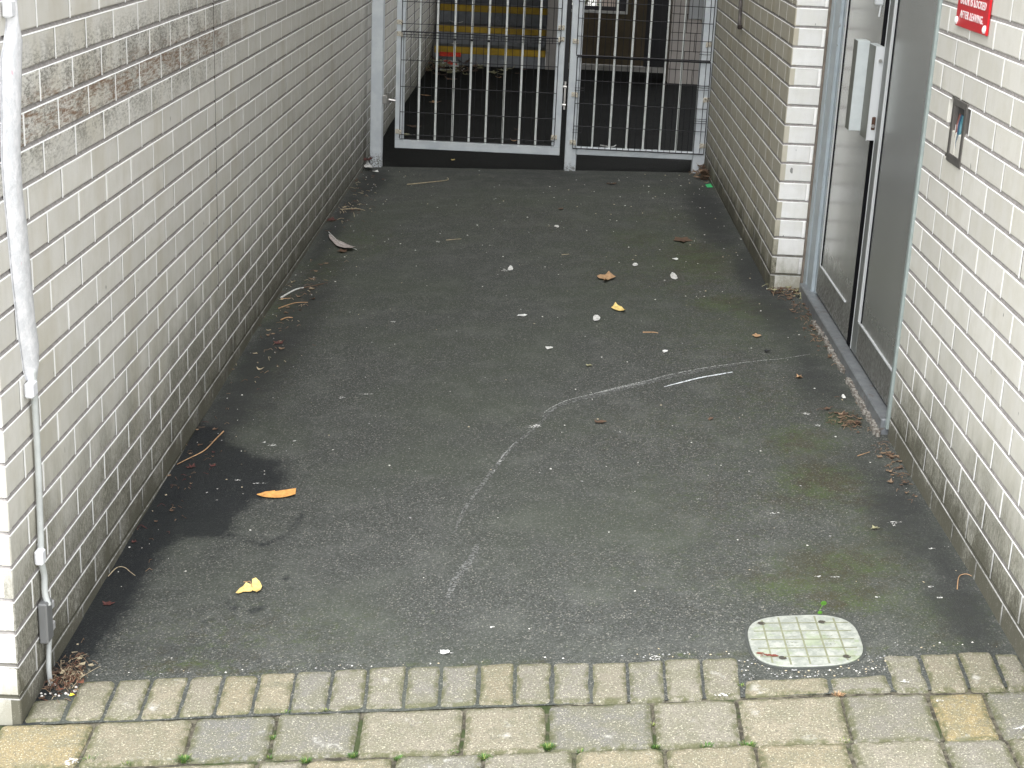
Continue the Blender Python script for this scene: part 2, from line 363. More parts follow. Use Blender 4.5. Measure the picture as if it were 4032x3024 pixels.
def asphalt(name,dark=1.0,attrs=True):
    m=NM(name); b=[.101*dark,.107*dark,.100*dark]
    vcol=m.vor(330,'F1',1); 
    sv=m.n('ShaderNodeSeparateColor'); m.l(vcol,sv.inputs[0])
    c=m.mix(m.ramp(sv.outputs[0],[(.0,0.),(.55,.45),(.9,.8),(1.,1.)]),[x*.42 for x in b],[x*1.42 for x in b])
    n2=m.noise(150,5,.8); c=m.mix(m.mr(n2,.38,.62),[x*.42 for x in b],c)
    st_=m.vor(75,'F1',0); c=m.mix(m.math('MULTIPLY',m.mr(st_,.10,.2,.8,0),m.mr(m.noise(19,2,.5),.5,.6)),c,(.25*dark,.25*dark,.23*dark))
    c=m.mix(m.math('MULTIPLY',m.mr(m.vor(95,'F1',0),.10,.26,.75,0),m.mr(m.noise(31,3,.6),.42,.55)),c,[x*.22 for x in b])
    c=m.mix(m.mr(sv.outputs[1],.94,.97,0,.7,),c,(.27*dark,.26*dark,.23*dark))
    big=m.noise(1.6,5,.6); c=m.mix(m.mr(big,.35,.68,0,.28),c,[x*.68 for x in b])
    c=m.mix(m.mr(m.noise(7,4,.65),.45,.7,0,.22),c,(.15*dark,.155*dark,.145*dark))
    r=.86
    if attrs:
        mo=m.attr('moss'); nn=m.noise(46,6,.85); nf=m.noise(200,4,.8)
        mm=m.math('MULTIPLY',m.mr(m.math('ADD',mo,m.math('MULTIPLY',m.math('SUBTRACT',nn,.5),2.3)),.12,.85),m.mr(nf,.40,.58,.15,1))
        gcol=m.mix(m.mr(m.noise(11,4,.7),.40,.60),(.060,.086,.022),(.046,.038,.014))
        c=m.mix(m.math('MULTIPLY',mm,.85),c,gcol)
        c=m.mix(m.mr(m.noise(1.7,4,.6),.40,.66,0,.28),c,(.062,.076,.050))
        gr_=m.attr('grime'); gm=m.mr(m.math('ADD',gr_,m.math('MULTIPLY',m.math('SUBTRACT',m.noise(9,5,.7),.5),.9)),.12,.75,0,.82)  # darkens for grime and for the dimmer far light
        c=m.mix(gm,c,(.034,.036,.036))
        we=m.attr('wet'); wm=m.mr(m.math('ADD',we,m.math('MULTIPLY',m.math('SUBTRACT',m.math('ADD',m.math('MULTIPLY',m.noise(24,5,.8),.6),m.math('MULTIPLY',m.noise(110,3,.7),.4)),.5),1.4)),.32,.74)
        c=m.mix(m.math('MULTIPLY',wm,.80),c,(.013,.015,.018))
        r=m.mr(wm,0,1,.86,.62)
    m.set(c,r,0,.16); 
    hh=m.math('ADD',m.vor(300,'F1',0),m.math('MULTIPLY',m.noise(140,3,.6),.8)); m.bump(hh,.55,.0025)
    return m.m
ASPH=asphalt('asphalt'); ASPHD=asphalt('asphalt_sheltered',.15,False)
def scuffmat(name,col,thr,sc=160):
    m=NM(name); a=m.mr(m.noise(sc,3,.7),thr,thr+.14); m.set(col,.8,0,.3); m.l(a,m.p.inputs['Alpha']); return m.m
SCUFF=scuffmat('pale_scuff',(.36,.37,.36),.42); SCUFF2=scuffmat('bright_scuff',(.80,.84,.88),.36); FAINT=scuffmat('faint_scuff',(.16,.165,.16),.44,120)
SPLAT=scuffmat('white_splash',(.66,.66,.64),.45,150)
def catmull(P_,n=8):
    out=[]
    for i in range(len(P_)-1):
        p0=P_[max(i-1,0)];p1=P_[i];p2=P_[i+1];p3=P_[min(i+2,len(P_)-1)]
        for k in range(n):
            t=k/n; out.append(tuple(.5*((2*b)+(-a+c)*t+(2*a-5*b+4*c-d)*t*t+(-a+3*b-3*c+d)*t**3) for a,b,c,d in zip(p0,p1,p2,p3)))
    out.append(tuple(P_[-1])); return out
def ribbon(mb,pts,w0,mi,lift=.0022,taper=True):
    P_=catmull(pts); vs=[]; n=len(P_)
    for i,(x,y) in enumerate(P_):
        a=P_[max(i-1,0)]; b=P_[min(i+1,n-1)]; tx,ty=b[0]-a[0],b[1]-a[1]; l=math.hypot(tx,ty) or 1
        w_=w0*(.35+.65*math.sin(math.pi*min(.98,max(.02,i/(n-1)))) if taper else 1)*(1+.3*nz(i*.6,w0*900))
        px,py=-ty/l*w_,tx/l*w_
        for s in (1,-1): X,Y=x+s*px,y+s*py; vs.append((X,Y,G(X,Y)+lift))
    mb.add(vs,[(2*i,2*i+1,2*i+3,2*i+2) for i in range(n-1)],mi)
def blot(mb,x,y,rx,ry,mi,lift=.0024,seed=0,n=19):
    vs=[(x,y,G(x,y)+lift)]
    for i in range(n):
        a=2*math.pi*i/n; k=.45+1.1*abs(nz(math.cos(a)*2.6+seed,math.sin(a)*2.6,seed*1.3)); X,Y=x+math.cos(a)*rx*k,y+math.sin(a)*ry*k
        vs.append((X,Y,G(X,Y)+lift))
    mb.add(vs,[(0,1+i,1+(i+1)%n) for i in range(n)],mi)
A1=[(1.082,1.75),(1.113,1.811),(1.163,1.873),(1.246,1.929),(1.33,1.989),(1.423,2.049),(1.512,2.114),(1.629,2.178),(1.739,2.22),(1.836,2.251),(1.905,2.268),(2.006,2.316)]
ribbon(mb,A1,.0034,1); ribbon(mb,[(x+.006,y-.012) for x,y in A1[:9]],.014,3,.0019); ribbon(mb,[(x,y-.03) for x,y in A1[:8]],.008,3,.0020); ribbon(mb,[(1.246,1.925),(1.33,1.98),(1.42,2.03)],.003,1,.0026)
ribbon(mb,[(1.478,1.985),(1.525,2.019),(1.607,2.075),(1.661,2.099),(1.716,2.126)],.004,2); ribbon(mb,[(1.60,2.07),(1.661,2.10),(1.716,2.127)],.004,2,.0027)
ribbon(mb,[(1.13,1.82),(1.06,1.63),(.987,1.452),(.962,1.352),(.937,1.255),(.883,1.034),(.86,.85)],.008,3,.002)
ribbon(mb,[(.868,.477),(.884,.59),(.912,.687),(.925,.78)],.012,3,.002); ribbon(mb,[(.955,1.34),(.975,1.42),(1.0,1.50)],.002,1)
for i,(x,y,a,b) in enumerate([(.263,1.521,.018,.012),(.235,1.545,.008,.007),(.327,1.552,.008,.006),(.276,1.224,.028,.004),(.211,1.251,.012,.006),(.183,1.11,.004,.004),(.142,1.165,.004,.004),
   (1.062,1.64,.022,.016),(1.05,1.63,.04,.005),(.962,1.352,.006,.006),(.945,1.28,.006,.008),(1.508,1.04,.006,.006),(1.701,.928,.022,.007),(1.75,.53,.012,.006),(1.79,.525,.013,.005),(1.901,1.704,.015,.014),(1.918,1.60,.012,.012),
   (1.997,.846,.018,.010),(1.99,.83,.006,.012),(2.051,.672,.012,.006),(2.0,.455,.01,.006),(2.005,.40,.011,.007),(1.868,.412,.010,.006),(.902,3.56,.016,.03),(.574,4.1,.014,.02),(.506,2.77,.012,.012),(1.30,3.44,.004,.01),
   (.98,.33,.007,.008),(1.586,3.955,.006,.01),(.88,.22,.02,.008),(1.34,.155,.014,.012),(1.47,-.005,.02,.008),(2.09,.68,.008,.004),(1.85,.02,.014,.008),(1.90,-.06,.01,.006),(2.04,-.17,.03,.012),(.155,-.16,.02,.016),(.42,1.93,.012,.01),(.50,1.96,.03,.004)]):
    blot(mb,x,y,a,b,4,.0024 if y>.17 else .0085,seed=i)
mb.keepn=True
path=mb.build('path',[ASPH,SCUFF,SCUFF2,FAINT,SPLAT]); tag(path,'dark worn asphalt path between the two brick walls',kind='structure')
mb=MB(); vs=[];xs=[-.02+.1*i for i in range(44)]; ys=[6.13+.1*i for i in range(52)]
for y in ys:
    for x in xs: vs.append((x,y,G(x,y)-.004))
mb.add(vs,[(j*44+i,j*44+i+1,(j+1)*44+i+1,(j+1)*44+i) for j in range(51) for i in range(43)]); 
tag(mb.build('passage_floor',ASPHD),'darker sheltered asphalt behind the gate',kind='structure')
# ================================================================== PAVING
BED=NM('joint_bed'); c=BED.mix(BED.mr(BED.noise(60,4,.7),.4,.6),(.05,.046,.036),(.13,.12,.09)); c=BED.mix(BED.mr(BED.noise(9,4,.7),.52,.62,0,.8),c,(.035,.055,.016))
BED.set(c,.95,0,.2); BED.bump(BED.noise(300,3,.7),.8,.003); BED=BED.m
mb=MB(); vs=[]; xs=[-1.2+.03*i for i in range(151)]; ys=[-.9+.03*i for i in range(31)]; ys[-1]=.0; ys[0]=-2.0
for y in ys:
    for x in xs: vs.append((x,y,G(x,y)-.0025+.0015*nz(x*14,y*14)))
mb.add(vs,[(j*151+i,j*151+i+1,(j+1)*151+i+1,(j+1)*151+i) for j in range(30) for i in range(150)])
tag(mb.build('ground',BED),'soil and moss filled joints under the paving',kind='structure')
gm=simple('pale_bounce_ground',(.30,.295,.275),.9,var=.15,vs=3)  # unseen ground sheet, coloured pale to bounce light onto the front faces
mb=MB(); mb.box(-400,400,-400,400,-.75,-.45); tag(mb.build('unseen_ground',gm),'wide unseen ground around the buildings, pale to bounce light',kind='structure')
def paver_mat():
    m=NM('tumbled_concrete_block'); t=m.attr('tint'); y=m.attr('yel')
    c=m.mix(t,(.135,.137,.134),(.265,.243,.195)); c=m.mix(y,c,(.27,.215,.11))
    c=m.mix(m.mr(m.noise(17,5,.7),.40,.62,0,.6),c,(.165,.162,.11))
    c=m.mix(m.mr(m.noise(210,4,.75),.47,.62,0,.8),c,(.12,.118,.095))
    c=m.mix(m.mr(m.noise(260,3,.7,(1,1,1.3)),.56,.68,0,.75),c,(.62,.59,.46))
    c=m.mix(m.mr(m.noise(12,5,.75),.60,.72,0,.55),c,(.50,.50,.47))
    e=m.attr('edge'); em=m.math('MULTIPLY',m.mr(e,.0,1.,0,1),m.mr(m.noise(48,4,.75),.38,.58)); c=m.mix(m.math('MULTIPLY',em,.85),c,(.085,.088,.042))
    m.set(c,.9,0,.25); m.bump(m.math('ADD',m.noise(420,3,.7),m.noise(70,3,.6)),.6,.0022); return m.m
PAV=paver_mat()
def block(mb,cs,tint,yel,h=.004,seed=0,rr=.012):
    # rounded, slightly irregular outline
    n=len(cs); out=[]
    cx=sum(c[0] for c in cs)/n; cy=sum(c[1] for c in cs)/n
    def lerp(a,b,t): return (a[0]+(b[0]-a[0])*t,a[1]+(b[1]-a[1])*t)
    for i in range(n):
        p=cs[i]; a=cs[i-1]; b=cs[(i+1)%n]
        la=math.hypot(a[0]-p[0],a[1]-p[1]); lb_=math.hypot(b[0]-p[0],b[1]-p[1]); r=rr*(1.05+1.3*nz(i*3.3+seed,seed*1.7))
        A_=lerp(p,a,min(.4,r/la)); B_=lerp(p,b,min(.4,r/lb_))
        for t in (0,.25,.5,.75,1): out.append(((1-t)**2*A_[0]+2*t*(1-t)*p[0]+t*t*B_[0],(1-t)**2*A_[1]+2*t*(1-t)*p[1]+t*t*B_[1]))
        m_=int(max(2,lb_/.02))
        for k in range(1,m_):
            q_=lerp(A_ if False else B_,lerp(b,p,min(.4,rr/lb_)),k/m_); out.append(q_)
    out=[(x+.0020*nz(x*42,y*42,seed)+.0010*nz(x*130,y*130,seed),y+.0020*nz(x*42,y*42,seed+9)+.0010*nz(x*130,y*130,seed+4)) for x,y in out]
    N=len(out); tilt=(nz(seed,1.1)*.035,nz(seed,2.2)*.03)
    def top(x,y): return G(x,y)+h+(x-cx)*tilt[0]+(y-cy)*tilt[1]+.0014*nz(x*30,y*30,seed)
    vs=[];ed=[]
    for ins,dz,e in ((-.0016,-.030,1),(-.0016,-.0085,1),(.0016,-.0034,1),(.008,-.0010,.8),(.020,.0,.15)):
        for x,y in out:
            dx_,dy_=cx-x,cy-y; l=math.hypot(dx_,dy_); X=x+dx_/l*ins; Y=y+dy_/l*ins; vs.append((X,Y,top(X,Y)+dz)); ed.append(e)
    vs.append((cx,cy,top(cx,cy)+.0004)); ed.append(0)
    fs=[]
    for r_ in range(4):
        for i in range(N): fs.append((r_*N+i,r_*N+(i+1)%N,(r_+1)*N+(i+1)%N,(r_+1)*N+i))
    for i in range(N): fs.append((4*N+i,4*N+(i+1)%N,5*N))
    mb.add(vs,fs,0,tint=tint,yel=yel,edge=ed)
Q=[[[-0.001,0.087],[0.076,0.088],[0.082,0.003],[0.001,0.003]],
[[0.082,0.153],[0.161,0.152],[0.168,-0.001],[0.087,-0.001]],[[0.168,0.155],[0.238,0.158],[0.247,0.0],[0.173,-0.001]],[[0.244,0.158],[0.321,0.157],[0.329,-0.001],[0.252,0.0]],[[0.327,0.159],[0.398,0.162],[0.406,0.003],[0.334,0.0]],
[[0.404,0.158],[0.476,0.155],[0.485,0.003],[0.411,0.002]],[[0.481,0.163],[0.556,0.161],[0.565,0.002],[0.491,0.003]],[[0.561,0.163],[0.637,0.162],[0.645,0.0],[0.570,0.0]],[[0.643,0.164],[0.714,0.166],[0.724,0.005],[0.650,0.001]],
[[0.720,0.167],[0.798,0.171],[0.806,0.002],[0.729,0.004]],[[0.804,0.168],[0.875,0.169],[0.881,0.003],[0.811,0.001]],[[0.881,0.165],[0.957,0.167],[0.961,0.003],[0.886,0.0]],[[0.963,0.165],[1.037,0.170],[1.038,0.001],[0.966,0.003]],
[[1.042,0.163],[1.117,0.163],[1.116,-0.001],[1.043,-0.001]],[[1.122,0.160],[1.199,0.160],[1.198,-0.005],[1.122,-0.003]],[[1.204,0.156],[1.278,0.156],[1.276,-0.008],[1.203,-0.006]],[[1.283,0.152],[1.357,0.156],[1.353,-0.009],[1.281,-0.008]],
[[1.361,0.160],[1.438,0.160],[1.431,-0.007],[1.358,-0.008]],[[1.443,0.157],[1.518,0.157],[1.509,-0.009],[1.436,-0.007]],[[1.526,0.059],[1.696,0.059],[1.691,-0.003],[1.516,-0.006]],[[1.701,0.055],[1.819,0.060],[1.817,-0.006],[1.697,-0.006]],
[[1.827,0.143],[1.900,0.141],[1.892,-0.013],[1.823,-0.008]],[[1.906,0.141],[1.981,0.139],[1.972,-0.017],[1.897,-0.015]],[[1.986,0.142],[2.055,0.140],[2.046,-0.020],[1.977,-0.019]],[[2.061,0.132],[2.105,0.128],[2.105,-0.020],[2.051,-0.022]],
[[-0.040,-0.006],[0.158,-0.008],[0.165,-0.173],[-0.030,-0.174]],[[0.163,-0.006],[0.368,-0.007],[0.379,-0.170],[0.171,-0.170]],[[0.375,-0.004],[0.543,-0.007],[0.550,-0.168],[0.386,-0.169]],[[0.550,-0.005],[0.720,-0.007],[0.724,-0.166],[0.560,-0.169]],
[[0.728,-0.006],[0.935,-0.009],[0.936,-0.175],[0.735,-0.170]],[[0.942,-0.008],[1.105,-0.012],[1.107,-0.180],[0.944,-0.177]],[[1.113,-0.010],[1.322,-0.015],[1.318,-0.178],[1.116,-0.182]],[[1.329,-0.014],[1.495,-0.016],[1.491,-0.182],[1.326,-0.181]],
[[1.502,-0.014],[1.708,-0.019],[1.703,-0.187],[1.499,-0.184]],[[1.714,-0.018],[1.882,-0.021],[1.877,-0.193],[1.709,-0.188]],[[1.889,-0.025],[1.993,-0.028],[1.986,-0.199],[1.883,-0.198]],[[2.000,-0.028],[2.106,-0.029],[2.106,-0.199],[1.994,-0.200]]]
mb=MB(); YL={5:.45,25:.85,26:.35,35:1.0,3:.25,6:.35,19:.35,21:.0,12:.45,22:.3,4:.2,23:.25,30:.2,33:.25}
GREY={1:.75,2:.8,27:.15,28:.2,31:.15,7:.3,10:.4,13:.35,16:.4,34:.25,36:.3}
for i,c_ in enumerate(Q):
    r=random.random(); block(mb,c_,GREY.get(i,.35+.5*r),YL.get(i,.0+.18*random.random()),seed=i*1.37,rr=.013 if i>24 else .010)
# further rows toward the camera, running on past the picture
rows=[(-.179,-.335,[-.1,.20,.32,.536,.631,.809,.985,1.163,1.339,1.517,1.697,1.874,1.999,2.11]),]
yb=-.345
while yb>-1.9:
    off=random.uniform(-.1,.05); xs_=[-1.1+off]
    while xs_[-1]<3: xs_.append(xs_[-1]+random.choice([.172,.21,.125]))
    rows.append((yb,yb-.163,xs_)); yb-=.172
rows.append((-.008,-.17,[-.9,-.75,-.55,-.38,-.21,-.048])); rows.append((-.18,-.335,[-.9,-.68,-.5,-.33,-.107]))
sd=60
for ya,yb_,xs_ in rows:
    for a,b in zip(xs_[:-1],xs_[1:]):
        if ya>-.3 and b>2.3: break
        sk=.006*nz(a*3,ya); dr=-.012*max(0,(a-1.0)) if ya>-.4 else 0
        sd+=1.37; r=random.random(); yv=random.random()
        block(mb,[(a+.004,ya+dr+.003*nz(a*7,1)),(b-.004,ya+dr+.003*nz(b*7,1)),(b-.003+sk,yb_+dr),(a+.005+sk,yb_+dr)],.15+.8*r,.7*yv*yv*yv,seed=sd,rr=.013)
tag(mb.build('pavement',PAV),'tumbled grey and buff concrete block paving in the foreground',kind='structure')
# ================================================================== METALWORK MATERIALS
GALV=NM('galvanised_paint'); c=GALV.mix(GALV.mr(GALV.noise(9,5,.65),.35,.65),(.52,.56,.595),(.61,.65,.67)); c=GALV.mix(GALV.mr(GALV.noise(240,2,.5),.66,.74,0,.35),c,(.35,.36,.36)); 
o_=GALV.sep(); rz=GALV.mr(GALV.math('ADD',o_[2],GALV.math('MULTIPLY',GALV.math('SUBTRACT',GALV.noise(60,4,.8,(1,1,.25)),.5),.16)),.0,.05,.85,0)
c=GALV.mix(GALV.math('MULTIPLY',rz,GALV.mr(GALV.noise(120,3,.7),.45,.55)),c,(.10,.085,.065))
GALV.set(c,.5,.15,.4); GALV=GALV.m
BARM=simple('bar_galvanised',(.70,.73,.71),.5,.1,.4,var=.1,vs=20,dirt=((.30,.24,.16),26,.68))
WIRE=simple('black_wire',(.018,.018,.022),.45,.3)
CLIP=simple('zinc_clip',(.58,.54,.45),.5,.25,var=.3,vs=90,dirt=((.09,.07,.05),110,.52))
BLACK=simple('black_gap',(.008,.008,.010),.6)
STEEL=simple('bolt_steel',(.45,.44,.42),.3,.9)
# ---- gate posts
GY=6.10
po=thing('gate_post',(.062,GY,-.04),'square pale grey steel post beside the left wall, hanging the gate','post')
mb=MB(); mb.box(.028,.097,GY-.01,GY+.06,-.06,2.2,bev=.004); mb.build('post',GALV,po)
mb=MB(); mb.box(.097,.118,GY-.006,GY+.030,.335,.385,bev=.003); mb.tube([(.115,GY+.01,.362),(.172,GY+.01,.355)],.009,8); mb.box(.118,.128,GY-.012,GY+.03,.338,.378,bev=.002); mb.tube([(.125,GY+.01,.325),(.125,GY+.01,.40)],.011,8); mb.build('hinge',STEEL,po)
# ---- mesh sheet helper
def mesh_sheet(name,parent,x0,x1,zs,thick,vx,y,xr0=None):
    mb=MB()
    for z in zs:
        r=.0040 if z in thick else .0021
        nn=9; pts=[(x0+(x1-x0)*i/nn,y-.002+.0012*nz(i*1.1,z*9),z+.0018*nz(i*.9,z*7,4)) for i in range(nn+1)]
        mb.tube(pts,r,6)
    for x in vx:
        z0,z1=min(zs),max(zs); pts=[(x+.0015*nz(x*40,z*5),y+.0015*nz(x*30,z*6,3),z) for z in (z0-.001,z0+(z1-z0)*.33,z0+(z1-z0)*.66,z1)]
        mb.tube(pts,.0017,5)
    for x in (x0,x1): mb.tube([(x,y-.001,min(zs)+.004),(x,y-.001,max(zs)-.002)],.0024,6)
    return mb.build(name,WIRE,parent)
def clip(parent,x,z,y,s=1,ang=0.):
    mb=MB(); 
    mb.box(x-.016,x+.016,y-.0065,y-.0035,z-.013,z+.013,bev=.001); mb.box(min(x+s*.008,x+s*.020),max(x+s*.008,x+s*.020),y-.013,y-.0035,z-.016,z+.010,bev=.0015)
    mb.tube([(x-s*.003,y-.005,z+.002),(x-s*.003,y-.011,z+.002)],.0052,8)
    o=mb.build('clip',CLIP,parent); return o
# ---- swinging gate leaf
ga=thing('gate',(.19,GY,.085),'pale steel swing gate leaf with bars and black wire mesh, left of the middle post','gate')
FY0,FY1=GY-.002,GY+.040
mb=MB(); mb.box(.171,.221,FY0,FY1,.130,2.1,bev=.003); mb.box(1.083,1.133,FY0,FY1,.130,2.1,bev=.003); mb.box(.171,1.133,FY0-.0006,FY1,.084,.1296,bev=.003); mb.box(.221,1.083,FY0,FY1,2.06,2.1,bev=.003)
mb.build('frame',GALV,ga)
for x in (.305,.403,.503,.600,.697,.796,.892,.988):
    mb=MB(); mb.tube([(x,GY+.02,.1285),(x,GY+.02,2.061)],.0064,10); mb.build('bar',BARM,ga,smooth=False)
vx=[.214+i*.0415 for i in range(21)]
mesh_sheet('mesh_panel',ga,.200,1.098,[.140,.166,.296,.442,.592,.736,.752],[.752],vx,GY-.008)
mesh_sheet('mesh_panel',ga,.203,1.106,[.722,.797,.919,1.07,1.22],[],[x+.017 for x in vx],GY-.013)
for x,z,s in ((.188,.803,1),(.189,.738,1),(.190,.182,1),(1.109,.812,-1),(1.112,.748,-1),(1.098,.190,-1)): clip(ga,x,z,FY0,s)
for a in (.503,.697,.600):
    mb=MB(); mb.box(a-.006,a+.008,GY+.004,GY+.012,.712,.724,bev=.001); mb.build('cable_tie',BLACK,ga)
mb=MB(); mb.box(1.1335,1.158,GY+.012,GY+.034,.5,2.0); mb.build('stop_plate',BLACK,ga)
mb=MB(); mb.tube([(1.134,GY+.01,.481),(1.154,GY+.01,.478)],.008,8); mb.tube([(1.134,GY+.01,.377),(1.154,GY+.01,.375)],.008,8); mb.box(1.141,1.151,GY+.006,GY+.02,.35,.51); mb.build('lock_bolt',STEEL,ga)
# ---- fixed panel
fp=thing('fence_panel',(1.57,GY,.0),'fixed steel bar panel with wire mesh, right of the gate against the wall','fence')
mb=MB(); mb.box(1.163,1.231,GY-.006,GY+.055,-.03,2.2,bev=.004); mb.build('post',GALV,fp)
mb=MB(); mb.box(1.905,1.976,GY-.006,GY+.055,.0,2.2,bev=.004); mb.build('post',GALV,fp)
mb=MB(); mb.box(1.2315,1.9045,GY-.002,GY+.034,.094,.139,bev=.003); mb.build('frame_rail',GALV,fp); mb=MB(); mb.box(1.2315,1.9045,GY-.002,GY+.034,2.06,2.1,bev=.003); mb.build('frame_rail',GALV,fp)
for x in (1.320,1.419,1.517,1.614,1.710,1.805):
    mb=MB(); mb.tube([(x,GY+.018,.1385),(x,GY+.018,2.061)],.0064,10); mb.build('bar',BARM,fp)
vx=[1.222+i*.0342 for i in range(22)]
mesh_sheet('mesh_panel',fp,1.206,1.966,[.132,.262,.392,.523,.655],[.132,.655],vx,GY-.014)
mesh_sheet('mesh_panel',fp,1.200,1.962,[.664,.772,.871,.962,1.06,1.16],[.664],[x+.001 for x in vx],GY-.019)
for z in (.31,.323,.335,.50,.513,.525,.70,.715):
    mb=MB(); mb.tube([(1.896,GY-.017,z),(1.93,GY-.018,z-.001),(1.963,GY-.016,z)],.0016,5); mb.build('wire_tie',WIRE,fp)
for z in (.465,.48,.225,.24):
    mb=MB(); mb.tube([(1.20,GY-.017,z),(1.235,GY-.017,z+.001),(1.258,GY-.015,z)],.0012,5); mb.build('wire_tie',WIRE,fp)
for x,z,s in ((1.190,.741,1),(1.200,.441,1),(1.204,.167,1),(1.949,.756,-1),(1.958,.445,-1),(1.958,.181,-1)): clip(fp,x,z,GY-.006,s)
# ================================================================== BEHIND THE GATE
CONC=simple('stair_concrete',(.20,.21,.22),.85,var=.25,vs=8,bump=.3,bs=150,dirt=((.32,.34,.36),5,.6))
YEL=simple('yellow_nosing',(.46,.29,.015),.6,var=.25,vs=12,dirt=((.18,.12,.03),40,.62))
GREYW=simple('grey_stair_wall',(.33,.31,.29),.8,var=.15,vs=4,dirt=((.2,.18,.16),9,.6))
st=thing('staircase',(.52,11.0,.0),'concrete staircase with yellow nosings rising behind the gate','stairs')
for i in range(7):
    z1=.172+.160*i; y=11.0+.28*i
    mb=MB(); mb.box(.03,1.01,y,y+.285,-.05 if i==0 else z1-.17,z1-.002,bev=.004); s_=mb.build('step',CONC,st)
    mb=MB(); mb.box(.028,1.0105,y-.006,y+.045,z1-.058,z1,bev=.004); mb.build('nosing',YEL,s_)
mb=MB(); mb.box(1.012,1.13,10.98,13.2,-.05,2.4); mb.build('side_wall',GREYW,st)
BEIGE=simple('beige_block',(.46,.42,.39),.8,var=.08,vs=6,dirt=((.25,.2,.16),30,.66))
GROUTD=simple('dark_joint',(.09,.08,.075),.9)
pr=thing('block_pier',(2.19,10.4,.0),'pinkish beige blockwork pier behind the right end of the gate','pillar')
mb=MB()
for k in range(16):
    a=-.02+.1525*k; 
    if k%2: mb.box(2.052,2.178,10.40,10.7,a,a+.147,bev=.002); mb.box(2.183,2.318,10.40,10.7,a,a+.147,bev=.002)
    else: mb.box(2.052,2.255,10.40,10.7,a,a+.147,bev=.002); mb.box(2.260,2.318,10.40,10.7,a,a+.147,bev=.002)
mb.box(2.056,2.314,10.405,10.69,-.05,2.42,1); mb.build('pier_body',[BEIGE,GROUTD],pr)
mb=MB(); mb.box(2.322,2.40,10.36,10.44,.52,2.4,bev=.01); mb.box(2.19,2.31,10.385,10.399,.55,2.4,bev=.003); mb.build('downpipe',simple('grey_pipe',(.45,.46,.47),.5),pr)
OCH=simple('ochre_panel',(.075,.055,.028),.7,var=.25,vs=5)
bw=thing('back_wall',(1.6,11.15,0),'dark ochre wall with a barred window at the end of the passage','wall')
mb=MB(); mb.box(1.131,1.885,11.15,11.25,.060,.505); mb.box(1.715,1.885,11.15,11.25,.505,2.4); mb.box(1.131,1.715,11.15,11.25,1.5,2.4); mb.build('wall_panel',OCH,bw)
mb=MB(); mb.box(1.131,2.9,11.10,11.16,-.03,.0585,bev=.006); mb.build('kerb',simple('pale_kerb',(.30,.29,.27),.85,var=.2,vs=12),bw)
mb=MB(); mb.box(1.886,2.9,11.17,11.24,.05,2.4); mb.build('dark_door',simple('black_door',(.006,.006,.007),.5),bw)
fr=simple('white_window_frame',(.6,.6,.58),.5)
wf=MB(); wf.box(1.131,1.715,11.13,11.145,.506,.530,bev=.003); wf.box(1.700,1.715,11.13,11.145,.530,1.5,bev=.002); wfo=wf.build('window_frame',fr,bw)
wf=MB(); wf.box(1.131,1.700,11.14,11.16,.531,.566); wf.box(1.61,1.700,11.14,11.16,.566,1.5); wf.build('sash',simple('dark_sash',(.03,.025,.03),.5),wfo)
wf=MB()
for i in range(14): wf.tube([(1.15+.035*i,11.15,.56),(1.15+.035*i,11.15,1.5)],.003,5)
wf.build('window_bars',BLACK,wfo)
# garden wall and shrub seen through the window
gw=MB(); gw.box(1.48,2.6,12.6,12.7,0,1.6); tag(gw.build('garden_wall',simple('pink_render',(.62,.52,.46),.8,var=.08)),'pale pink rendered wall seen through the far window','wall')
mb=MB()
for i in range(900):
    x=random.gauss(1.30,.12); y=random.uniform(12.2,12.6); z=random.uniform(.1,1.2); s_=random.uniform(.012,.03); a=Vector((random.gauss(0,1),random.gauss(0,1),random.gauss(0,1))).normalized(); b=a.orthogonal().normalized()
    p=Vector((x,y,z)); mb.add([p-a*s_,p+b*s_*.5,p+a*s_,p-b*s_*.5],[(0,1,2,3)],random.choice((0,0,1)))
sh=thing('shrub',(1.3,12.4,0),'leafy green shrub seen through the far window','shrub')
mb.build('foliage',[simple('shrub_green',(.05,.10,.035),.6,var=.4,vs=20),simple('shrub_pale',(.16,.20,.12),.6)],sh)
mb=MB(); 
for i in range(4): mb.tube([(1.3,12.4,-.05),(1.3+.05*(i-1.5),12.4,.5),(1.3+.09*(i-1.5),12.35+.03*i,1.05)],[.012,.008,.003],6)
mb.build('stem',simple('shrub_stem',(.10,.075,.05),.8),sh)
# sheltering slab above the passage behind the gate
mb=MB(); mb.box(-4,5.6,CEILY,11.45,2.45,HT); mb.box(-4,1.13,11.45,13.3,2.45,2.6); tag(mb.build('ceiling',PLAST),'concrete soffit over the covered passage',kind='structure')
mb=MB(); mb.box(-.05,1.13,13.1,13.3,-.1,2.7); mb.box(-.2,0,11.31,13.1,-.1,2.7); tag(mb.build('passage_wall',GREYW),'grey side wall of the covered passage',kind='structure')
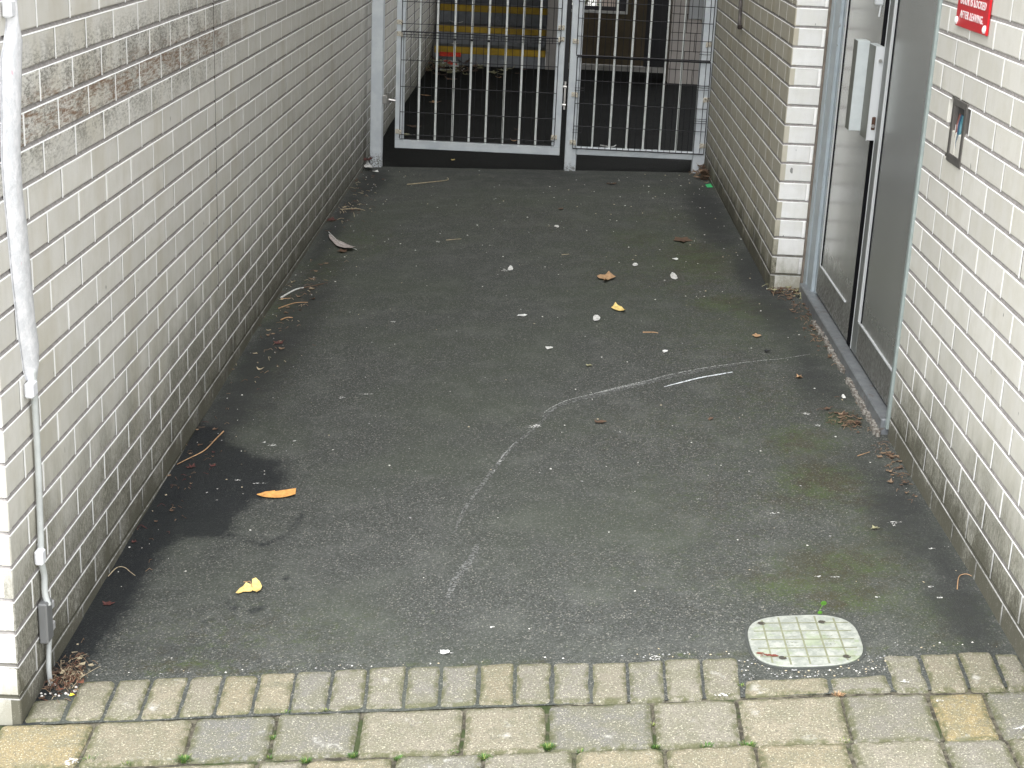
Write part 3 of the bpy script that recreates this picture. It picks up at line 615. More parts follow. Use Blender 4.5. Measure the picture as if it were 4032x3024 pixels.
# ================================================================== STEEL DOOR
DOOR=NM('door_steel'); nf=DOOR.noise(3,3,.5,(1,1,.15)); c=DOOR.mix(DOOR.mr(nf,.3,.7),(.54,.55,.535),(.62,.63,.615)); 
o_=DOOR.sep(); gz=DOOR.math('ADD',o_[2],DOOR.math('MULTIPLY',DOOR.math('SUBTRACT',DOOR.noise(8,5,.75,(1,1,.4)),.5),-.22))
gd=DOOR.math('MULTIPLY',DOOR.mr(gz,.13,.40,.88,0),DOOR.mr(DOOR.noise(230,3,.7,(1,1,.3)),.3,.62,.35,1)); c=DOOR.mix(gd,c,(.075,.07,.055))
c=DOOR.mix(DOOR.mr(DOOR.noise(30,2,.5,(1,1,.35)),.76,.79,0,.8),c,(.55,.56,.55))
DOOR.set(c,DOOR.mr(gd,0,1,.24,.75),.72,.5); DOOR=DOOR.m
DFR=simple('door_frame_paint',(.34,.39,.42),.45,.1,.5,var=.1,vs=10,dirt=((.16,.14,.11),20,.62))
BEAD=simple('aluminium_bead',(.60,.62,.63),.4,.3)
PLATE=simple('guard_plate',(.50,.54,.545),.4,.25,var=.06,vs=30)
SEAL=simple('black_seal',(.004,.004,.006),.9,0,.1)
TH=simple('threshold_steel',(.24,.255,.27),.42,.5,var=.2,vs=25,dirt=((.16,.11,.08),26,.6))
dr=thing('steel_door',(2.12,2.3,.08),'grey metal double door with guard plate set in the right brick wall','door')
mb=MB(); mb.box(2.112,2.18,3.02,3.13,.105,2.2,bev=.003); mb.box(2.124,2.18,2.992,3.02,.105,2.2,bev=.002); mb.box(2.108,2.18,3.13,3.20,.1,2.2,bev=.004); mb.box(2.112,2.18,1.489,3.16,2.12,2.2); mb.build('door_frame',DFR,dr)
mb=MB(); mb.box(2.102,2.2,3.2005,3.2265,.08,2.2,bev=.002); mb.build('sealant',simple('brown_sealant',(.17,.145,.12),.9,var=.35,vs=25),dr)
mb=MB(); mb.box(2.100,2.18,1.4895,1.510,.095,2.2,bev=.002); mb.build('door_jamb',simple('jamb_strip',(.36,.42,.41),.4,.4,var=.1),dr)
FX=2.125
l1=MB(); l1.box(FX,FX+.045,2.312,2.990,.128,2.118,bev=.002); l1=l1.build('door_leaf',DOOR,dr)
mb=MB(); mb.box(FX-.006,FX+.001,2.928,2.936,.243,2.0,bev=.001); mb.box(FX-.006,FX+.001,2.40,2.928,.243,.249,bev=.001); mb.build('glazing_bead',BEAD,l1)
mb=MB(); mb.box(FX-.0025,FX-.0005,2.915,2.928,.249,2.0); mb.build('panel_shadow_gap',SEAL,l1)
l2=MB(); l2.box(FX-.002,FX+.045,1.512,2.222,.128,2.118,bev=.002); l2=l2.build('door_leaf',DOOR,dr)
mb=MB(); mb.box(FX-.009,FX-.001,2.120,2.130,.250,2.0,bev=.001); mb.box(FX-.007,FX-.001,2.103,2.110,.252,2.0,bev=.001); mb.box(FX-.008,FX-.001,1.512,2.12,.246,.252,bev=.001); mb.build('glazing_bead',BEAD,l2)
mb=MB(); mb.box(FX-.0045,FX-.0025,2.092,2.102,.253,2.0); mb.build('panel_shadow_gap',SEAL,l2)
mb=MB(); mb.box(FX-.005,FX-.0025,2.216,2.221,.13,2.1); mb.build('edge_strip',BEAD,l2)
mb=MB(); mb.box(FX-.0035,FX-.0021,2.134,2.2155,.13,2.1); mb.build('stile',simple('stile_paint',(.17,.18,.175),.5,.2,var=.1),l2)
mb=MB(); mb.box(FX+.0004,FX+.044,2.2225,2.3115,.11,2.12); mb.build('meeting_seal',SEAL,dr)
mb=MB(); mb.box(2.088,2.18,1.512,3.155,.062,.1205,bev=.004); mb.build('threshold',TH,dr)
gp=MB(); gp.box(2.057,2.0965,2.338,2.404,.852,1.146,bev=.0012); gp.build('guard_plate',PLATE,dr)
gp=MB(); gp.box(2.0968,2.122,2.232,2.349,.838,1.140,bev=.0012); gpo=gp.build('guard_plate',PLATE,dr)
gp=MB(); gp.box(2.0965,2.1235,2.2305,2.232,.838,1.140,bev=0); gp.box(2.096,2.0978,2.2285,2.2335,.836,1.142,bev=0); gp.build('plate_edge',BEAD,gpo)
PLATE_SHADE=simple('plate_shade_face',(.16,.165,.145),.5,.2,var=.08,vs=30)  # shade of the guard's wall-parallel faces, painted as thin darker plates
mb=MB(); mb.box(2.0560,2.0569,2.339,2.403,.853,1.145); mb.build('shade_face',PLATE_SHADE,gpo)
mb=MB(); mb.box(2.0958,2.0967,2.2345,2.3375,.839,1.139); mb.build('shade_face',PLATE_SHADE,gpo)
mb=MB(); mb.tube([(2.113,2.232,1.095),(2.113,2.224,1.095)],.006,8); mb.tube([(2.113,2.232,.885),(2.113,2.224,.885)],.006,8); mb.build('guard_bolt',STEEL,gpo)
mb=MB(); mb.box(2.108,2.120,2.226,2.2302,.872,.915,bev=.002); mb.build('rusty_bracket',simple('rust',(.07,.035,.022),.9,var=.4,vs=200),gpo)
mb=MB(); mb.box(2.098,2.124,2.330,2.352,1.262,1.30,bev=.003); mb.tube([(2.118,2.34,1.262),(2.116,2.342,1.225)],.003,5); mb.build('door_catch',BEAD,dr)
MC=NM('mortar_crumb'); MC.set(MC.mix(MC.mr(MC.noise(90,4,.7),.4,.6),(.26,.25,.225),(.10,.085,.07)),.95); MC=MC.m
mb=MB(); random.seed(11)
for i in range(150):
    y=1.50+1.25*(i/150)+random.uniform(-.004,.004)
    if 2.0<y<2.1 or (y>2.35 and random.random()<.5): continue
    w_=random.uniform(.006,.018); xx=2.088-w_*.4+.004*nz(y*9,2); z=G(xx,y); h_=random.uniform(.004,.018); mb.box(xx-w_*.6,xx+w_*.4,y-random.uniform(.004,.012),y+random.uniform(.004,.012),z-.004,z+h_,bev=.0015)
mb.build('mortar_bedding',MC,dr)
# ================================================================== SIGN, INTERCOM NICHE, ROD
RED=simple('red_sign_plastic',(.56,.010,.018),.28,0,.5)
sg=thing('sign',(XD,1.14,1.289),'red plastic notice with white lettering screwed to the right wall','sign')
mb=MB(); mb.box(XD-.0075,XD-.0015,.987,1.290,1.289,1.72,bev=.0015); mb.build('board',RED,sg)
WHT=simple('white_lettering',(.85,.80,.80),.5)
def text(parent,body,size,yc,z,mat,name='lettering'):
    cu=bpy.data.curves.new('t','FONT'); cu.body=body; cu.size=size; cu.align_x='CENTER'; cu.extrude=.0004; cu.space_character=1.2; cu.offset=.0004
    to=bpy.data.objects.new('t',cu); C.objects.link(to); dg=bpy.context.evaluated_depsgraph_get(); me=bpy.data.meshes.new_from_object(to.evaluated_get(dg)); bpy.data.objects.remove(to)
    R=Matrix(((0,0,-1),(-1,0,0),(0,1,0))).to_4x4()   # text x -> -Y, y -> Z, normal -> -X
    me.transform(Matrix.Translation((XD-.0082,yc,z))@R); me.materials.clear(); me.materials.append(mat)
    o=bpy.data.objects.new(name,me); C.objects.link(o); o.parent=parent; o.matrix_parent_inverse=Matrix.Translation(-parent.location)
text(sg,'AFTER LEAVING.',.026,1.137,1.313,WHT); text(sg,'DOOR IS LOCKED',.026,1.137,1.347,WHT)
for x,z in ((1.279,1.303),(1.004,1.303),(1.279,1.706),(1.004,1.706)):
    mb=MB(); mb.tube([(XD-.007,x,z),(XD-.0105,x,z),(XD-.013,x,z)],[.0105,.0095,.005],12); mb.build('screw_cap',simple('white_cap',(.9,.9,.9),.25),sg)
BRZ=simple('bronze_frame',(.17,.16,.15),.4,.55,var=.1,vs=20)
ic=thing('wall_niche',(XD,1.155,.95),'small bronze framed glass panel with painted reflections in the right wall','intercom')
mb=MB(); x0_=XD-.003; mb.box(x0_,XD+.04,1.205,1.2275,.9475,1.1115,bev=.001); mb.box(x0_,XD+.04,1.084,1.1065,.9475,1.1115,bev=.001); mb.box(x0_,XD+.04,1.1066,1.2049,1.094,1.1115,bev=.001); mb.box(x0_,XD+.04,1.1066,1.2049,.9475,.970,bev=.001); mb.build('frame',BRZ,ic)
mb=MB(); mb.box(XD+.008,XD+.012,1.107,1.205,.970,1.094); mb.build('back_plate',simple('dark_back',(.05,.05,.05),.3,.4),ic)
random.seed(3)
def reflection_strip(y,col,r,name='glass_reflection'):  # tubes stand in for coloured reflections in the panel's glass
    mb=MB(); mb.tube(catmull([(XD+.006,y,.975),(XD+.004,y+.005,1.0),(XD+.003,y-.003,1.03),(XD+.005,y+.003,1.052),(XD+.008,y,1.075)],4),r,6); return mb.build(name,simple('w',col,.4),ic)
for y,col,r in ((1.150,(.02,.06,.12),.0045),(1.158,(.03,.09,.16),.004),(1.143,(.04,.16,.2),.004),(1.166,(.55,.7,.72),.0018),(1.176,(.16,.06,.05),.004)): reflection_strip(y,col,r)
mb=MB(); mb.box(XD+.003,XD+.007,1.183,1.197,.974,1.045,bev=.001); mb.build('white_reflection',simple('reflection_white',(.75,.75,.73),.5),ic)  # white reflection in the glass, built as a pale slip
rd=thing('metal_rod',(XR,4.93,.96),'dark rusty rod fixed upright on the inner right wall','rod')
mb=MB(); mb.tube([(XR-.012,4.90,.965),(XR-.012,4.93,1.10),(XR-.012,4.93,1.9)],.0085,8); mb.build('rod_shaft',simple('rusty_rod',(.12,.11,.105),.6,.4,var=.5,vs=50),rd)
mb=MB(); mb.box(XR-.02,XR,4.875,4.915,.950,.972,bev=.003); mb.build('rod_foot',simple('rusty_foot',(.03,.022,.018),.8),rd)
# ================================================================== CABLE CAPPING ON THE LEFT WALL
TAPE=NM('white_capping'); c=TAPE.mix(TAPE.mr(TAPE.noise(40,4,.7),.4,.65),(.62,.63,.65),(.76,.76,.78)); c=TAPE.mix(TAPE.mr(TAPE.noise(22,3,.7,(1,1,.5)),.69,.73,0,.5),c,(.75,.30,.38)); TAPE.set(c,.5,0,.4); TAPE.bump(TAPE.noise(45,4,.7),.6,.004); TAPE=TAPE.m
CAB=simple('grey_cable',(.46,.48,.47),.5,0,.4,var=.12,vs=30,dirt=((.2,.19,.16),60,.66))
cv=thing('cable_cover',(.01,.18,gl(.18)),'white cable capping running down the corner of the left wall','cable')
prof=[(2.7,.150,.178),(1.345,.150,.178),(1.300,.152,.185),(1.262,.132,.212),(1.235,.110,.208),(1.15,.096,.190),(1.05,.080,.168),(.97,.082,.166),(.90,.090,.176),(.80,.098,.183),(.70,.112,.196),(.64,.125,.212),(.602,.132,.205),(.585,.142,.180),(.575,.148,.166)]
mb=MB(); vs=[]; S_=5
for z,a,b in prof:
    a+=.002*nz(z*9,1); b+=.003*nz(z*11,4)
    for k in range(S_+1):
        t=k/S_; y=a+(b-a)*t; vs.append((.004+.016*math.sin(math.pi*min(1,max(0,t)))**.5+.002*nz(z*14,t*3),y,z))
n=S_+1; mb.add(vs,[(i*n+k,i*n+k+1,(i+1)*n+k+1,(i+1)*n+k) for i in range(len(prof)-1) for k in range(S_)]); mb.add([(p[0]-.004,p[1],p[2]) for p in vs],[(i*n+k,i*n+k+1,(i+1)*n+k+1,(i+1)*n+k) for i in range(len(prof)-1) for k in range(S_)])
mb.build('capping',TAPE,cv,smooth=True)
mb=MB(); mb.tube(catmull([(.014,.155,.60),(.012,.160,.53),(.011,.162,.40),(.010,.158,.28),(.010,.152,.20),(.010,.150,.165),(.011,.160,.13),(.012,.155,.09),(.020,.150,.062)],5),.0072,8); mb.build('cable',CAB,cv,smooth=True)
mb=MB(); mb.tube(catmull([(.012,.165,.03),(.012,.172,-.01),(.012,.160,-.05),(.013,.150,-.09),(.014,.150,-.12),(.016,.147,-.16)],5),.0058,8); mb.tube(catmull([(.006,.180,.03),(.006,.187,-.02),(.006,.180,-.07),(.006,.165,-.15)],5),.003,6); mb.build('cable',CAB,cv,smooth=True)
for z,a,b in ((1.327,.118,.176),(.560,.118,.180),(.183,.118,.172)):
    mb=MB(); mb.box(.002,.021,a+.008,b-.020,z-.017,z+.017,bev=.004); mb.box(.001,.008,b-.020,b+.006,z-.004,z+.024,bev=.002); mb.build('clip',simple('white_clip',(.72,.73,.76),.4,var=.1,vs=60),cv)
mb=MB(); mb.box(.002,.022,.130,.170,-.022,.074,bev=.003); jb=mb.build('junction_box',simple('grey_box',(.24,.245,.25),.4,.4),cv)
for a,b in ((.040,.058),(-.012,.008)):
    mb=MB(); mb.box(.004,.020,.172,.190,a,b,bev=.002); mb.build('box_screw',simple('pale_screw',(.6,.6,.62),.35,.4),jb)
# ================================================================== ACCESS COVER
cx,cy=1.672,.2185; COV=NM('cover_plate'); c=COV.mix(COV.mr(COV.noise(40,5,.75),.38,.66),(.27,.29,.26),(.42,.435,.395)); c=COV.mix(COV.mr(COV.noise(13,4,.7),.52,.64,0,.55),c,(.27,.33,.19))
c=COV.mix(COV.attr('red'),c,(.16,.04,.03)); COV.set(c,.6,.2,.4); COV.bump(COV.noise(150,3,.6),.4,.001); COV=COV.m
COVL=simple('cover_groove',(.19,.20,.13),.8,var=.3,vs=60); FRM=simple('cover_rim',(.05,.055,.05),.85,.0,var=.2,vs=40,dirt=((.06,.06,.05),40,.55))
def se(a,b,n_,k=48,e=3.1):
    return [(cx+a*abs(math.cos(t))**(2/e)*math.copysign(1,math.cos(t)),cy+b*abs(math.sin(t))**(2/e)*math.copysign(1,math.sin(t))) for t in [2*math.pi*i/k for i in range(k)]]
mc=thing('access_cover',(cx,cy,G(cx,cy)),'rounded pale metal utility cover with grid pattern beside the paving','cover')
def rings(mb,specs,closed=True,mi=0,**kw):
    vs=[];k=48
    for a,b,h in specs:
        for x,y in se(a,b,0): vs.append((x,y,G(x,y)+h))
    fs=[(r*k+i,r*k+(i+1)%k,(r+1)*k+(i+1)%k,(r+1)*k+i) for r in range(len(specs)-1) for i in range(k)]
    if closed: vs.append((cx,cy,G(cx,cy)+specs[-1][2])); fs+=[((len(specs)-1)*k+i,(len(specs)-1)*k+(i+1)%k,len(specs)*k) for i in range(k)]
    mb.add(vs,fs,mi,**kw)
mb=MB(); rings(mb,[(.1275,.1215,-.01),(.1275,.1215,.002),(.1225,.1165,.0025),(.1215,.1155,-.002)],closed=False); mb.build('rim',FRM,mc)
mb=MB(); rings(mb,[(.1212,.1152,-.006),(.1212,.1152,.0035),(.1195,.1135,.0045),(.08,.075,.0045),(.03,.03,.0045)]); 
# grid grooves laid 0.3 mm proud as a dirt-filled line with raised pads between
mb2=MB()
def inside(x,y,a=.117,b=.111,e=3.1): return abs((x-cx)/a)**e+abs((y-cy)/b)**e<1
def strip(p,q,w_):
    N=24; run=[]
    for i in range(N+1):
        x=p[0]+(q[0]-p[0])*i/N; y=p[1]+(q[1]-p[1])*i/N
        if inside(x,y): run.append((x,y))
    if len(run)<2: return
    dx_,dy_=run[-1][0]-run[0][0],run[-1][1]-run[0][1]; l=math.hypot(dx_,dy_); px,py=-dy_/l*w_,dx_/l*w_
    vs=[]
    for x,y in run: 
        for s in(1,-1): vs.append((x+s*px,y+s*py,G(x,y)+.0049))
    mb2.add(vs,[(2*i,2*i+1,2*i+3,2*i+2) for i in range(len(run)-1)])
for x in (1.590,1.628,1.6685,1.709,1.7495): strip((x,.09),(x,.345),.0021)
for y0g,y1g in ((.302,.288),(.265,.250),(.226,.212),(.187,.174),(.150,.136)): strip((1.545,y0g),(1.80,y1g),.0021)
pl=mb.build('lid',COV,mc); mb2.build('grid_groove',COVL,pl)
for x,y in ((1.588,.299),(1.722,.295),(1.614,.141),(1.750,.137)):
    mb=MB(); vs=[(x+.009*math.cos(t),y+.008*math.sin(t),G(x,y)+.0053) for t in [i*math.pi/5 for i in range(10)]]; mb.add(vs,[tuple(range(10))]); mb.build('keyhole',simple('keyhole_dark',(.05,.045,.035),.9),pl)
random.seed(8)
for gx0 in (1.634,1.716):
    mb=MB()
    for i in range(4):
        for j in range(3):
            x=gx0+.009*j+random.uniform(-.001,.001); y=.232-.013*i; l=random.uniform(.004,.009); a=random.choice((0,0,1.57,.8)); dx_,dy_=math.cos(a)*l/2,math.sin(a)*l/2; px,py=-math.sin(a)*.0006,math.cos(a)*.0006
            mb.add([(x-dx_+px,y-dy_+py,G(x,y)+.0051),(x+dx_+px,y+dy_+py,G(x,y)+.0051),(x+dx_-px,y+dy_-py,G(x,y)+.0051),(x-dx_-px,y-dy_-py,G(x,y)+.0051)],[(0,1,2,3)])
    mb.build('worn_embossing',COVL,pl)
mb=MB(); random.seed(5)
for i in range(18):
    t=i/17; x=1.564+.038*t; y=.163-.013*t+random.uniform(-.007,.005)*(1-t*.7); s_=random.uniform(.0012,.0038); vs=[(x+s_*math.cos(a_)*1.6,y+s_*math.sin(a_),G(x,y)+.0056+i*.00002) for a_ in [k*math.pi/3 for k in range(6)]]; mb.add(vs,[tuple(range(6))])
mb.build('rust_stain',simple('rust_red',(.17,.045,.03),.9),pl)
# ================================================================== LITTER
def leafmat(n,c,dirt=None): return simple(n,c,.65,var=.32,vs=75,dirt=dirt or (tuple(x*.38 for x in c),85,.58),bump=.6,bs=150)
L_ORG=leafmat('orange_bark',(.72,.36,.11),((.35,.15,.05),60,.6)); L_YEL=leafmat('yellow_leaf',(.74,.55,.20)); L_TAN=leafmat('tan_leaf',(.42,.26,.14)); L_LTN=leafmat('litter_tan',(.20,.135,.085)); L_BRN=leafmat('brown_leaf',(.10,.06,.038)); L_RED=leafmat('dark_red_leaf',(.085,.028,.024)); L_STRAW=leafmat('straw',(.36,.30,.20)); L_WHT=leafmat('white_scrap',(.62,.62,.60)); L_OLV=leafmat('olive_leaf',(.33,.32,.19)); L_GRY=leafmat('grey_feather',(.42,.37,.35),((.14,.12,.11),70,.52))
GRN=leafmat('green_leaf',(.10,.27,.03)); MOSSG=leafmat('grass_green',(.055,.135,.022)); MOSSY=leafmat('grass_yellow_green',(.20,.24,.06))
def leaf(pts,mat,name,label,cat,h=.002,curl=.006,seed=1.,group=None,thick=.0008,parent=None,mb0=None):
    """irregular outline -> slightly curled thin leaf with real thickness"""
    cx_=sum(p[0] for p in pts)/len(pts); cy_=sum(p[1] for p in pts)/len(pts)
    out=[]; n=len(pts)
    for i in range(n):
        a=pts[i]; b=pts[(i+1)%n]
        for t in (0,.5): out.append((a[0]+(b[0]-a[0])*t+(.0006 if t else 0)*nz(i*3,seed)*6,a[1]+(b[1]-a[1])*t))
    N=len(out); sz=max(math.hypot(x-cx_,y-cy_) for x,y in out)
    def Z(x,y):
        d=math.hypot(x-cx_,y-cy_)/sz; return G(x,y)+h+curl*(d*d*(.5+.9*nz((x-cx_)/sz*1.3+seed,(y-cy_)/sz*1.3,seed))) +.0012*nz(x*90,y*90,seed)
    vs=[]
    for dz in (0,-thick):
        for r_ in (1,.55): 
            for x,y in out: X=cx_+(x-cx_)*r_; Y=cy_+(y-cy_)*r_; vs.append((X,Y,max(G(X,Y)+.001,Z(X,Y))+dz))
        vs.append((cx_,cy_,Z(cx_,cy_)+dz))
    K=2*N+1; fs=[]
    for b in (0,K):
        for i in range(N): fs.append((b+i,b+(i+1)%N,b+N+(i+1)%N,b+N+i)); fs.append((b+N+i,b+N+(i+1)%N,b+2*N))
    for i in range(N): fs.append((i,(i+1)%N,K+(i+1)%N,K+i))
    mb=mb0 or MB(); mb.add(vs,fs)
    if mb0: return None
    o=mb.build(name,mat,parent); 
    if label: tag(o,label,cat,group)
    return o
def starleaf(x,y,r,lobes,rot,asp=1.,depth=.45):
    P_=[]
    for i in range(lobes*2):
        a=rot+math.pi*i/lobes; k=r*(1 if i%2==0 else 1-depth)*(1+.25*nz(i*1.7,x*9,y*9)); P_.append((x+math.cos(a)*k,y+math.sin(a)*k*asp))
    return P_
leaf([(.289,1.133),(.310,1.150),(.336,1.160),(.338,1.153),(.394,1.168),(.399,1.126),(.372,1.113),(.347,1.108),(.318,1.116),(.305,1.122)],L_ORG,'bark_strip','bright orange strip of bark on the wet asphalt near the left wall','bark',h=.006,curl=.004,seed=2)
gk=thing('yellow_leaf',(.38,.56,G(.38,.56)),'yellow two lobed leaf with a stalk, in front of the orange strip','leaf')
leaf([(.384,.553),(.378,.596),(.386,.602),(.398,.590),(.408,.566),(.408,.545),(.402,.528),(.396,.540),(.388,.546)],L_YEL,'leaf_lobe',None,None,h=.006,curl=.012,seed=3,parent=gk)
leaf([(.390,.553),(.382,.572),(.366,.580),(.354,.560),(.349,.536),(.356,.533),(.362,.545),(.374,.544),(.386,.542)],L_YEL,'leaf_lobe',None,None,h=.005,curl=.010,seed=6,parent=gk)
mb=MB(); mb.tube([(.386,.556,G(.386,.556)+.009),(.375,.585,G(.37,.58)+.012),(.357,.596,G(.357,.592)+.005)],.0011,5); mb.build('stalk',L_TAN,gk)
leaf([(1.290,3.43),(1.305,3.462),(1.325,3.452),(1.340,3.475),(1.352,3.45),(1.368,3.41),(1.345,3.385),(1.333,3.36),(1.323,3.33),(1.315,3.36),(1.322,3.39),(1.30,3.40)],L_TAN,'tan_leaf','curled tan leaf in the middle of the path, farther of two','leaf',h=.008,curl=.022,seed=4)
leaf([(1.334,2.93),(1.352,2.985),(1.361,2.965),(1.375,2.95),(1.388,2.90),(1.386,2.87),(1.372,2.895),(1.352,2.905)],L_YEL,'yellow_leaf','small ragged yellow leaf in the middle of the path, nearer of two','leaf',h=.006,curl=.02,seed=5)
fe=thing('feather',(.13,4.05,G(.13,4.05)),'pale grey tattered feather lying by the left wall','feather')
leaf([(.055,4.21),(.075,4.19),(.105,4.11),(.145,4.05),(.185,3.98),(.215,3.93),(.20,3.90),(.165,3.92),(.125,3.98),(.095,4.06),(.070,4.13)],L_GRY,'vane',None,None,h=.010,curl=.014,seed=7,parent=fe)
mb=MB(); mb.tube([(.054,4.215,G(.05,4.2)+.02),(.13,4.03,G(.13,4)+.012),(.222,3.925,G(.22,3.9)+.006)],.0014,5); mb.build('quill',L_WHT,fe)
leaf([(1.944,5.648),(1.976,5.672),(1.978,5.56),(1.946,5.545)],leafmat('green_card',(.05,.50,.17)),'green_card','bright green square scrap near the right wall by the gate','scrap',curl=.004,seed=8)
for i,(x,y,a,b,lab) in enumerate([(.992,2.845,.018,.014,'long white scrap in the middle of the path, left of the yellow leaf'),(1.097,2.419,.013,.013,'oval white scrap in the middle of the path, beyond the long curved scratch'),(1.121,4.435,.013,.022,'narrow white scrap in the far half of the path'),
   (1.462,3.66,.012,.026,'white scrap right of and beyond the curled tan leaf'),(1.641,3.763,.013,.014,'thin white scrap on the mossy patch by the inner right wall'),(1.274,2.80,.014,.045,'crumpled white scrap just left of the small yellow leaf'),(1.613,3.45,.014,.06,'pale bluish fluffy scrap on the mossy patch right of the tan leaf'),(1.505,2.363,.010,.012,'small white scrap between the path middle and the door'),
   (2.041,1.853,.006,.020,'small upright white scrap beside the door threshold'),(.88,.155+.065,.011,.008,'round white petal on the asphalt just beyond the paving'),(.925,3.585,.012,.04,'white scrap left of centre, level with the curled tan leaf')]):
    leaf([(x+a*math.cos(t)*(1+.3*nz(t,i)),y+b*math.sin(t)*(1+.4*nz(t,i+5))) for t in [k*math.pi/4+.3 for k in range(8)]],L_WHT,'paper_scrap',lab,'scrap',h=.003,curl=.006,seed=10+i,group='white scraps scattered on the asphalt')
def twig(pts,r,mat,label,group='dry twigs and stalks on the path',name='twig',h=.004):
    mb=MB(); P_=catmull([(x,y,G(x,y)+h+(z if z else 0)) for x,y,z in [(p+(0,))[:3] for p in pts]],5); n=len(P_)
    mb.tube(P_,[r*(1-.5*i/n) for i in range(n)],6); o=mb.build(name,mat); return tag(o,label,'twig',group)
twig([(.300,5.53),(.396,5.594),(.508,5.68),(.506,5.76)],.0032,L_STRAW,'long straw coloured stalk on the asphalt in front of the gate')
twig([(.030,4.81),(.085,4.836),(.120,4.83),(.156,4.79)],.0032,L_STRAW,'curved pale stalk by the left wall beyond the feather')
twig([(.057,4.73),(.045,4.78),(.027,4.83)],.0025,L_STRAW,'short pale stalk crossing the curved stalk by the left wall')
twig([(.123,4.63),(.112,4.70),(.105,4.736)],.002,L_STRAW,'tiny pale stalk just in front of the curved stalk by the left wall')
twig([(.612,4.126),(.65,4.14),(.680,4.152)],.0022,L_STRAW,'short straight straw in the far middle of the path')
twig([(1.145,3.842),(1.178,3.854)],.0022,L_STRAW,'short pale straw beyond the curled tan leaf')
twig([(1.439,2.601),(1.479,2.60),(1.494,2.59)],.0022,L_TAN,'tan stalk with a knobbly end right of the yellow leaf')
twig([(.018,3.118),(.053,3.235),(.085,3.27)],.004,L_WHT,'white stick poking out from the foot of the left wall')
twig([(.085,3.27),(.12,3.30),(.158,3.337)],.003,L_BRN,'dark twig continuing from the white stick by the left wall')
twig([(.035,2.96),(.085,3.037),(.137,3.046)],.0022,L_TAN,'thin brown twig by the left wall in front of the white stick')
twig([(.020,3.10),(.055,3.11)],.0025,L_TAN,'short brown twig touching the left wall under the white stick')
twig([(.072,2.80),(.09,2.83),(.112,2.828)],.003,L_TAN,'short orange brown twig near the mossy edge by the left wall')
twig([(.091,1.64),(.080,1.571),(.065,1.481),(.030,1.417),(.008,1.376)],.0022,L_TAN,'long curved root lying out from the left wall at the wet patch')
twig([(.004,.650),(.020,.672,.012),(.040,.670,.014),(.060,.657,.006),(.073,.650)],.0013,L_STRAW,'thin arched straw at the foot of the left wall in the wet patch')
twig([(.024,.277),(.037,.279)],.0012,L_STRAW,'tiny pale stalk on the wet asphalt near the litter in the left corner')
twig([(.034,.245),(.048,.258),(.062,.268)],.0012,L_STRAW,'thin pale stalk just in front of the tiny stalk in the left corner')
twig([(.07,.125),(.083,.148,.01),(.100,.172,.012),(.114,.194,.010)],.0009,L_STRAW,'thin grass stem leaning out of the litter pile onto the asphalt')
twig([(2.055,.435),(2.075,.50),(2.095,.512),(2.104,.50)],.0013,L_TAN,'thin orange brown stem at the foot of the right wall')
twig([(1.99,1.33),(2.03,1.36)],.0013,L_TAN,'tiny brown twig near the near end of the door threshold')
for (x,y,a,b,m_,lab,cat) in [(.115,2.51,.022,.018,L_RED,'dark red curled leaf by the left wall halfway along','leaf'),(.044,.507,.016,.009,L_RED,'dark red leaf fragment in the wet patch by the left wall','leaf'),(.016,4.55,.030,.035,L_RED,'dark red fragment at the foot of the left wall near the feather','leaf'),
   (1.849,2.542,.020,.02,L_TAN,'small tan leaf near the far half of the door','leaf'),(1.93,2.06,.013,.02,L_TAN,'small star shaped tan leaf near the middle of the door','leaf'),(1.235,2.211,.012,.012,L_OLV,'small dark pebble like scrap beyond the long scratch','scrap'),(1.26,1.66,.022,.015,L_BRN,'flattened dark brown scrap inside the curve of the scratch','scrap'),
   (1.60,1.665,.010,.009,L_BRN,'tiny brown bud right of the flattened dark scrap','scrap'),(1.939,.807,.011,.009,L_OLV,'small dark stone near the right wall','stone'),(1.86,2.35,.014,.012,simple('black_rubber',(.01,.01,.012),.5),'small black plastic piece near the end of the scratch','scrap'),(1.39,5.0,.0,.0,None,'',''),
   (.16,3.90,.025,.03,L_BRN,'dark scrap just in front of the feather','scrap'),(1.70,4.15,.05,.06,L_BRN,'dull brown leaf pressed into the moss near the inner right wall','leaf'),(1.425,5.63,.035,.02,L_BRN,'dark brown leaf sliver in front of the gate panel','leaf'),(1.142,4.86,.015,.02,L_BRN,'tiny dark scrap in the far middle of the path','scrap'),(1.14,5.30,.0,.0,None,'','')]:
    if a==0: continue
    leaf(starleaf(x,y,a,5,x*5,b/a,.35),m_,'fallen_leaf' if cat=='leaf' else 'small_'+cat,lab,cat,h=.004,curl=.012,seed=x*7)
